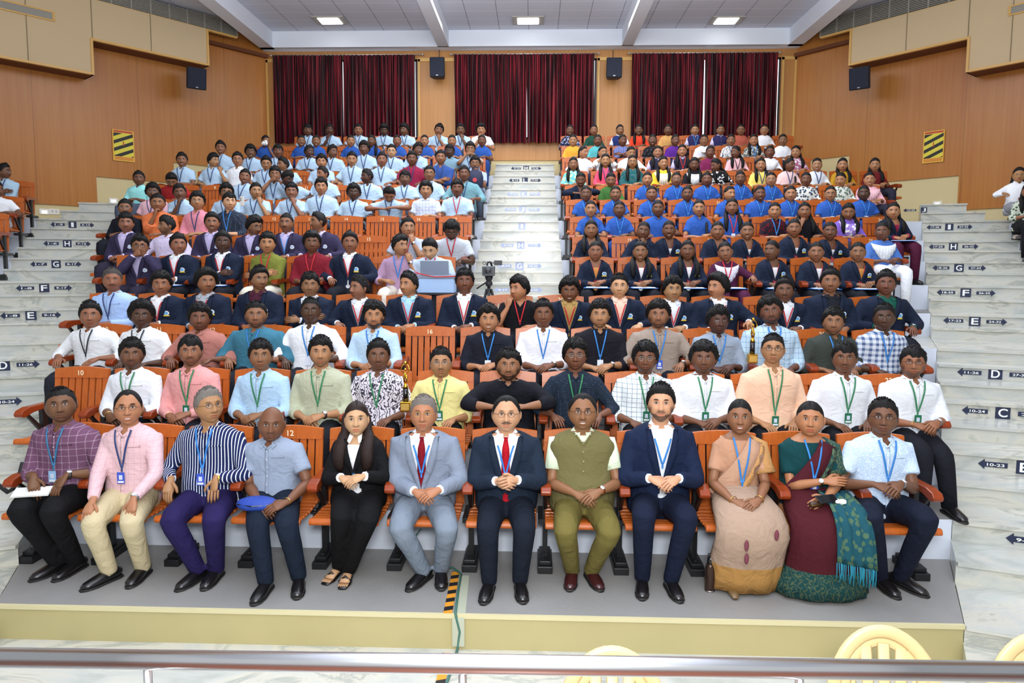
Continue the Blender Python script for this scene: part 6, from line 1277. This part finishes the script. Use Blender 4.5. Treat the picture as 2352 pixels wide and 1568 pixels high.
k = person('A', 1863); r_ = empty('mobile_phone', local(k, (.0, -.38, .70)), .3, 'dark mobile phone held by the woman in the maroon sari', 'phone'); m = MB(); m.box(-.075, .075, -.037, .037, -.004, .004); bevel(m.obj('case', BLKP, r_, rot=(R(25), 0, 0)), .003); m = MB(); m.box(-.07, .07, -.033, .033, .004, .0048); m.obj('screen', mat('phone_screen', '0c0d12', .1), r_, rot=(R(25), 0, 0))
r_ = empty('spectacle_case', local(k, (-.075, -.39, .665)), .2, 'brown spectacle case in the hand of the woman in maroon sari', 'case'); m = MB(); m.tube([(-.05, 0, 0), (-.04, 0, 0), (.04, 0, 0), (.055, 0, 0)], [(.01, .012), (.02, .022), (.02, .022), (.01, .012)], 12); m.obj('shell', mat('case_brown', '3a2416', .35), r_, True); m = MB(); m.box(-.05, .05, -.0215, -.018, -.002, .002); m.obj('seam', GOLD, r_)
r_ = empty('handkerchief', local(k, (.07, -.37, .675)), 0, 'crumpled white handkerchief beside the phone on the maroon sari', 'handkerchief'); m = MB(); [m.ball((RNG.uniform(-.04, .04), RNG.uniform(-.025, .025), RNG.uniform(-.01, .015)), (.028, .02, .012), 8, 5) for _ in range(9)]; m.obj('cloth', PAPER, r_, True)
k = person('J', 1091); r_ = empty('backpack', local(k, (.02, -.22, .78)), 0, 'navy backpack with red and blue badge hugged in the tenth row', 'backpack'); m = MB(); m.tube([(0, .02, -.17), (0, 0, -.15), (0, 0, .05), (0, .02, .14), (0, .04, .17)], [(.10, .06), (.15, .09), (.15, .09), (.12, .07), (.05, .03)], 16, up=(1, 0, 0)); m.obj('bag', mat('backpack_navy', '1b2340', .7, bump=.4), r_, True)
m = MB(); m.tube([(0, -.088, -.02), (0, -.098, -.02)], .04, 16); m.obj('badge', mat('badge_red', 'b8323c', .5), r_); m = MB(); m.tube([(-.06, 0, .14), (-.05, .0, .22), (.05, .0, .22), (.06, 0, .14)], .010, 8); m.obj('handle', mat('backpack_navy'), r_, True)
k = person('H', 586); r_ = empty('mobile_phone', px(556, 462, Y=k['root'].y-.30), 0, 'pale phone held up by a hand in the eighth row', 'phone'); m = MB(); m.box(-.037, .037, -.004, .004, -.075, .075); bevel(m.obj('case', mat('phone_pale', 'd9d6cf', .3), r_), .004); m = MB(); [m.ball((-.018+.0*q, -.006, .05-.02*q), (.008, .003, .008), 8, 5) for q in (0, 1, 2)]; m.obj('camera_lens', BLKP, r_)
k = person('L', 608); r_ = empty('handkerchief', local(k, (.05, -.16, 1.02)), 0, 'white cloth held to the mouth in the twelfth row', 'handkerchief'); m = MB(); [m.ball((RNG.uniform(-.04, .04), RNG.uniform(-.02, .02), RNG.uniform(-.05, .05)), .035, 8, 5) for _ in range(8)]; m.obj('cloth', PAPER, r_, True)
k = person('L', 1617); r_ = empty('cap', local(k, (0, -.24, .80)), 0, 'white cap held up by a woman in the twelfth row', 'cap'); m = MB(); m.ball((0, 0, 0), (.11, .08, .05), 14, 8); m.obj('crown', PAPER, r_, True); m = MB(); m.ball((0, -.09, -.03), (.09, .07, .008), 14, 5); m.obj('brim', PAPER, r_, True)
def trophy(x, y, Y, lab):
    q = px(x, y, Y=Y); r_ = empty('trophy', q, 0, lab, 'trophy', 'gold figure trophies'); m = MB(); m.box(-.042, .042, -.035, .035, 0, .085); bevel(m.obj('base', GOLD, r_), .004); m = MB(); m.box(-.034, .034, -.037, -.0345, .015, .07); m.obj('plaque', mat('trophy_plaque', 'e6c067', .3, metal=.6), r_)
    m = MB(); m.tube([(0, 0, .085), (0, 0, .20)], [.024, .022], 14); m.obj('column', BLKP, r_, True); m = MB(); m.tube([(0, 0, .20), (0, 0, .215), (0, 0, .235)], [.026, .018, .010], 12)
    m.tube([(-.004, 0, .23), (-.012, 0, .275), (-.004, 0, .31), (.0, 0, .33)], [.007, .010, .013, .008], 8); m.tube([(.006, 0, .23), (.012, 0, .275), (.003, 0, .31)], [.006, .009, .010], 8); m.ball((0, 0, .352), .013, 8, 6)
    m.tube([(-.012, 0, .325), (-.038, 0, .345), (-.024, 0, .39), (0, 0, .40)], [.005, .005, .004, .004], 6); m.tube([(.012, 0, .325), (.038, 0, .345), (.024, 0, .39), (0, 0, .40)], [.005, .005, .004, .004], 6); m.ball((0, 0, .408), .016, 8, 6); m.obj('figurine', GOLD, r_, True)
trophy(932, 944, 5.62, 'gold figure trophy standing between the printed and yellow shirts'); trophy(1727, 833, 6.42, 'gold figure trophy beside the light blue checked shirt')
# steel bottle
q = px(1630, 1356, z=FLOOR['A']); r_ = empty('water_bottle', (q.x, q.y, FLOOR['A']), 0, 'brown steel water bottle on the grey platform in the front row', 'bottle'); BM = mat('bottle_bronze', '4c3a33', .25, metal=.7)
MB().tube([(0, 0, 0), (0, 0, .008), (0, 0, .17), (0, 0, .19), (0, 0, .20)], [.034, .036, .036, .030, .024], 22).obj('flask', BM, r_, True); MB().tube([(0, 0, .20), (0, 0, .205), (0, 0, .235), (0, 0, .25)], [.022, .025, .023, .012], 18).obj('cap', BLKP, r_, True); MB().tube([(-.018, 0, .235), (-.014, 0, .27), (.010, 0, .275), (.018, 0, .245)], .0055, 7).obj('carry_loop', BLKP, r_, True); MB().tube([(0, 0, .001), (0, 0, .012)], .0368, 22).obj('base_ring', mat('bottle_ring', 'b9b4ae', .25, metal=1), r_, True)
# laptop on a case on a small table
Yt = 8.16; a = px(958, 672, Y=Yt); b = px(1043, 632, Y=Yt); cx = (a.x+b.x)/2; hw = (b.x-a.x)/2; zt_ = b.z; zb_ = a.z
r_ = empty('side_table', (cx, Yt+.12, FLOOR['E']), 0, 'small table carrying the pale blue case in the walkway', 'table'); m = MB(); m.box(-hw-.02, hw+.02, -.16, .16, zb_-FLOOR['E']-.02, zb_-FLOOR['E']); m.obj('tabletop', BLK, r_)
for sx in (-1, 1):
    for sy in (-1, 1): m = MB(); m.box(sx*hw-.015, sx*hw+.015, sy*.14-.015, sy*.14+.015, 0, zb_-FLOOR['E']-.02); m.obj('leg', BLK, r_)
r_ = empty('equipment_case', (cx, Yt+.12, zb_), 0, 'pale blue equipment case under the laptop', 'case'); m = MB(); m.box(-hw, hw, -.12, .12, 0, (zt_-zb_)*.80); bevel(m.obj('body', mat('case_pale_blue', '9fc0ea', .5), r_), .006); m = MB(); m.box(-hw*1.01, hw*1.01, -.125, .125, (zt_-zb_)*.80, zt_-zb_); bevel(m.obj('lid', mat('case_lid_grey', '7f8da6', .5), r_), .004)
r_ = empty('laptop', (cx-.01, Yt+.10, zt_), 0, 'open silver laptop on the pale blue case', 'laptop'); lw = (px(1026, 600, Y=Yt).x-px(961, 600, Y=Yt).x)/2; lh = px(990, 597, Y=Yt).z-px(990, 631, Y=Yt).z; SIL = mat('laptop_silver', '8f9fb6', .35, metal=.5)
m = MB(); m.box(-lw, lw, -.008, 0, .01, lh); bevel(m.obj('screen_lid', SIL, r_, loc=(0, -.09, 0), rot=(R(8), 0, 0)), .004); m = MB(); m.box(-lw, lw, -.08, .14, 0, .012); m.obj('keyboard_base', SIL, r_); m = MB(); m.tube([(0, -.101, lh*.52), (0, -.104, lh*.52)], .010, 14); m.obj('logo', mat('logo_grey', '5e6d86', .3, metal=.6), r_)
MB().tube([px(955, 626, Y=Yt-.01), px(975, 631, Y=Yt-.03), px(1000, 636, Y=Yt-.03), px(1045, 634, Y=Yt-.02), px(1055, 634, Y=Yt+.1)], .007, 6).obj('red_cable', mat('cable_red', 'd03428', .4), None, True); tagp(bpy.data.objects['red_cable'], 'red cable draped over the pale blue case', 'cable')
# video camera on its tripod
Yc = 8.25; q = px(1122, 622, Y=Yc); r_ = empty('video_camera', q, 0, 'black video camera on the tripod in the walkway', 'camera'); VB = mat('video_black', '2a2d33', .45); s_ = Yc/FPX
m = MB(); m.box(-13*s_, 13*s_, -.02, .22, -12*s_, 11*s_); bevel(m.obj('body', VB, r_), .012, 3)
m = MB(); m.box(-14*s_, 14*s_, -.07, -.015, -11*s_, 11*s_); m2 = bevel(m.obj('lens_hood', mat('hood_grey', '5b626c', .5), r_), .008, 2); m = MB(); m.box(-11.5*s_, 11.5*s_, -.072, -.06, -8*s_, 8*s_); m.obj('hood_mouth', BLKP, m2); m = MB(); m.tube([(0, -.060, 0), (0, -.080, 0)], .034, 20); m.obj('lens', mat('lens_glass', '1a2230', .05, coat=1), r_, True); m = MB(); m.tube([(0, -.076, 0), (0, -.083, 0)], .016, 16); m.obj('iris', BLKP, r_)
m = MB(); m.tube([(-.02, .02, 12*s_), (-.01, .02, 20*s_), (.02, .08, 20*s_), (.03, .16, 12*s_)], .012, 8); m.obj('handle', VB, r_, True); m = MB(); m.box(13*s_, 31*s_, -.01, .05, 13*s_, 24*s_); m.obj('monitor', VB, r_); m = MB(); m.tube([(.02, .02, 19*s_), (13*s_, .02, 18*s_)], .006, 6); m.tube([(-.05+.018*math.cos(a), .0, 18*s_+.018*math.sin(a)) for a in np.linspace(0, 2*PI, 14)], .004, 5); m.obj('microphone_mount', VB, r_, True)
zf = FLOOR['E']; zc_ = q.z-12*s_; r_ = empty('tripod', (q.x, q.y+.08, zf), 0, 'black tripod under the video camera', 'tripod'); H_ = zc_-zf; m = MB(); m.tube([(0, 0, H_), (0, 0, H_-.03), (0, 0, H_-.06), (0, 0, H_-.12)], [.05, .045, .03, .035], 14); m.ball((0, 0, H_-.09), .045, 12, 8); m.obj('head', VB, r_, True); MB().tube([(0, 0, H_-.12), (0, 0, H_-.42)], .02, 10).obj('column', BLK, r_, True); MB().tube([(-.04, 0, H_-.08), (-.16, .18, H_-.16)], .009, 8).obj('pan_handle', BLK, r_, True)
for a in (-90, 30, 150):
    c_, s2 = math.cos(R(a)), math.sin(R(a)); MB().tube([(.03*c_, .03*s2, H_-.16), (.12*c_, .12*s2, (H_-.16)*.5), (.26*c_, .26*s2, .01)], [.018, .014, .011], 8).obj('leg', BLK, r_, True)
# hazard tape, cable duct and cable on the front platform
def m_tape():
    m = mat('hazard_tape', 'e0962a', .5); nt, b = nodes_of(m); v, X, Y, Z = objxyz(nt); f = band(nt, mth(nt, 'SUBTRACT', Y, mth(nt, 'MULTIPLY', X, .35)), .115, .055); nt.links.new(mixc(nt, f, lin('e0962a')+(1,), lin('17181c')+(1,)), b.inputs['Base Color']); return m
def strip(name, pts, w_, z, mt, lab, cat, th=.004):
    P = [px(x, y, z=z) for x, y in pts]; c = P[0]; m = MB(); V = []
    for i, p in enumerate(P):
        a = P[max(0, i-1)]; b = P[min(len(P)-1, i+1)]; t = (b-a).normalized(); n = Vector((-t.y, t.x, 0))
        for o, h in ((-1, 0), (1, 0), (1, th), (-1, th)): V.append(tuple(p+n*w_/2*o+vec(0, 0, h)-c))
    n = len(P); m.add(V, [(i*4+q, i*4+(q+1) % 4, (i+1)*4+(q+1) % 4, (i+1)*4+q) for i in range(n-1) for q in range(4)]+[(0, 1, 2, 3), ((n-1)*4+3, (n-1)*4+2, (n-1)*4+1, (n-1)*4)]); return tagp(m.obj(name, mt, loc=tuple(c)), lab, cat)
zA = FLOOR['A']+.001; strip('hazard_tape', [(1047, 1313), (1040, 1350), (1028, 1409)], .058, zA, m_tape(), 'yellow and black hazard tape on the grey front platform', 'tape'); TAPE = mat('clear_tape', 'b3b8a4', .3)
strip('cable_tape', [(1066, 1322), (1062, 1360), (1056, 1409)], .075, zA, TAPE, 'translucent tape covering cables on the grey platform', 'tape', .003); strip('hazard_tape', [(1024, 1500), (1018, 1540), (1004, 1600)], .058, .001, m_tape(), 'yellow and black hazard tape on the marble floor below the rail', 'tape')
yA = FRONT['A']-.018; P = [px(1012, 1304, z=zA+.01), px(1040, 1303, z=zA+.01), px(1059, 1318, z=zA+.01), px(1052, 1360, z=zA+.01), px(1046, 1408, z=zA+.01)]; x_ = P[-1].x
P += [vec(x_+.005, yA, .235), vec(x_+.03, yA, .13), vec(x_+.015, yA, .02), vec(x_+.01, yA-.08, .012), vec(x_-.02, yA-.5, .012)]
tagp(MB().tube(P, .009, 7).obj('floor_cable', mat('cable_green', '3f6a5e', .5), None, True), 'thin green cable running over the platform edge to the floor', 'cable'); m = MB(); m.box(x_-.02, x_+.06, yA-.004, FRONT['A']-.013, .03, .225); tagp(m.obj('cable_tape', TAPE), 'translucent tape holding the cable on the cream riser', 'tape')
# black cable under the grey suited man
MB().tube([px(960, 1268, z=FLOOR['A']+.01), px(955, 1230, Y=5.1), px(966, 1215, Y=5.05)], .006, 6).obj('hanging_cable', mat('cable_green'), None, True); tagp(bpy.data.objects['hanging_cable'], 'green cable hanging behind the legs of the grey suited man', 'cable')
# shoulder bag strap at the left end
MB().tube([px(-6, 1112, Y=4.9), px(18, 1130, Y=4.9), px(30, 1122, Y=4.9), px(45, 1090, Y=4.9), px(52, 1062, Y=4.95)], .016, 8).obj('bag_strap', mat('strap_black', '17171a', .7), None, True); tagp(bpy.data.objects['bag_strap'], 'black bag strap hanging at the left end of the front row', 'strap')
# ---------------------------------------------------------------- stage edge, railing and plastic chairs
m = MB(); m.box(-6, 6, -3.0, 1.44, .80, .88); struct(m.obj('floor_stage', m_wood('stage_wood', '5a2c18', '74402a', 1.2)))
zr = EYE-.905; a = px(-260, 1506-.0, z=zr); b = px(2620, 1546, z=zr); d_ = (b-a); r_ = empty('railing', a.lerp(b, .5), math.atan2(d_.y, d_.x), 'polished steel handrail across the bottom of the picture', 'railing'); L = d_.length/2; L2 = L
MB().tube([(-L2, 0, 0), (L2, 0, 0)], .0215, 32).obj('handrail', STEEL, r_, True)
for x_ in (333, 1063, 1827):
    p = px(x_, 1540, z=zr-.02); u = (Vector((p.x, p.y))-Vector((r_.location.x, r_.location.y))).dot(Vector((d_.x, d_.y)).normalized()); MB().tube([(u, 0, -.015), (u, 0, -.77)], .0095, 16).obj('post', STEEL, r_, True)
CRM = mat('cream_plastic', 'd9c08c', .35, spec=.5)
def plastic_chair(x, y, rz, lab, text=None, zt=.86):
    p = px(x, y, z=zt); r_ = empty('plastic_chair', (p.x, p.y, 0), rz, lab, 'chair', 'cream plastic chairs'); hb = zt-.42
    def arc(t, g=0): return vec((.235-g)*math.sin(t)*(1+.0*t), .0+.035*math.cos(t)*0, .42+(hb-g)*max(0, math.cos(t))**.75)
    T_ = np.linspace(-PI/2, PI/2, 25); m = MB(); pts = [arc(t)+vec(0, .10*(max(0, math.cos(t))-1), 0) for t in T_]; m.tube(pts, [(.014, .030)]*25, 10, up=(0, 1, 0))
    g_ = []; 
    for t in T_: q = arc(t, .045)+vec(0, .10*(max(0, math.cos(t))-1), 0); g_.append(q)
    m.tube(g_, [(.008, .026)]*25, 8, up=(0, 1, 0))
    for q in (-.15, -.075, 0, .075, .15):
        zt_ = .42+(hb-.05)*math.cos(math.asin(min(.95, abs(q)/.21)))**.75; m.tube([(q*.8, -.08, .43), (q*.92, -.055, .43+(zt_-.43)*.5), (q*1.02, -.015, zt_)], [(.026, .005)]*3, 8, up=(1, 0, 0))
    m.obj('backrest', CRM, r_, True); m = MB(); m.box(-.22, .22, -.50, -.06, .405, .42); bevel(m.obj('seat', CRM, r_), .006)
    for sx in (-1, 1):
        MB().tube([(sx*.235, -.10, .42), (sx*.26, -.13, .60), (sx*.265, -.20, .66), (sx*.265, -.42, .645), (sx*.26, -.48, .60)], [(.018, .03)]*5, 8, up=(0, 1, 0)).obj('armrest', CRM, r_, True)
        for yy_, y2 in ((-.48, -.52), (-.08, .0)): MB().tube([(sx*.24, yy_, .60 if yy_ < -.2 else .42), (sx*.255, y2, 0)], [(.024, .018), (.020, .016)], 8).obj('leg', CRM, r_, True)
    if text: text_obj('lettering', text, .035, mat('white_lettering', 'f4f4f0', .5), r_, (0, -.030, zt-.045), width=.20)
plastic_chair(2028, 1449, R(-8), 'cream plastic chair behind the rail, in front of the woman in maroon', None); plastic_chair(1405, 1497, R(2), 'cream plastic chair with white lettering, mostly hidden by the rail', 'FEEDBACK', .83); plastic_chair(2405, 1465, R(-14), 'cream plastic chair cut off at the right edge of the picture', None)
for k in PEOPLE: k.pop('xf', None)
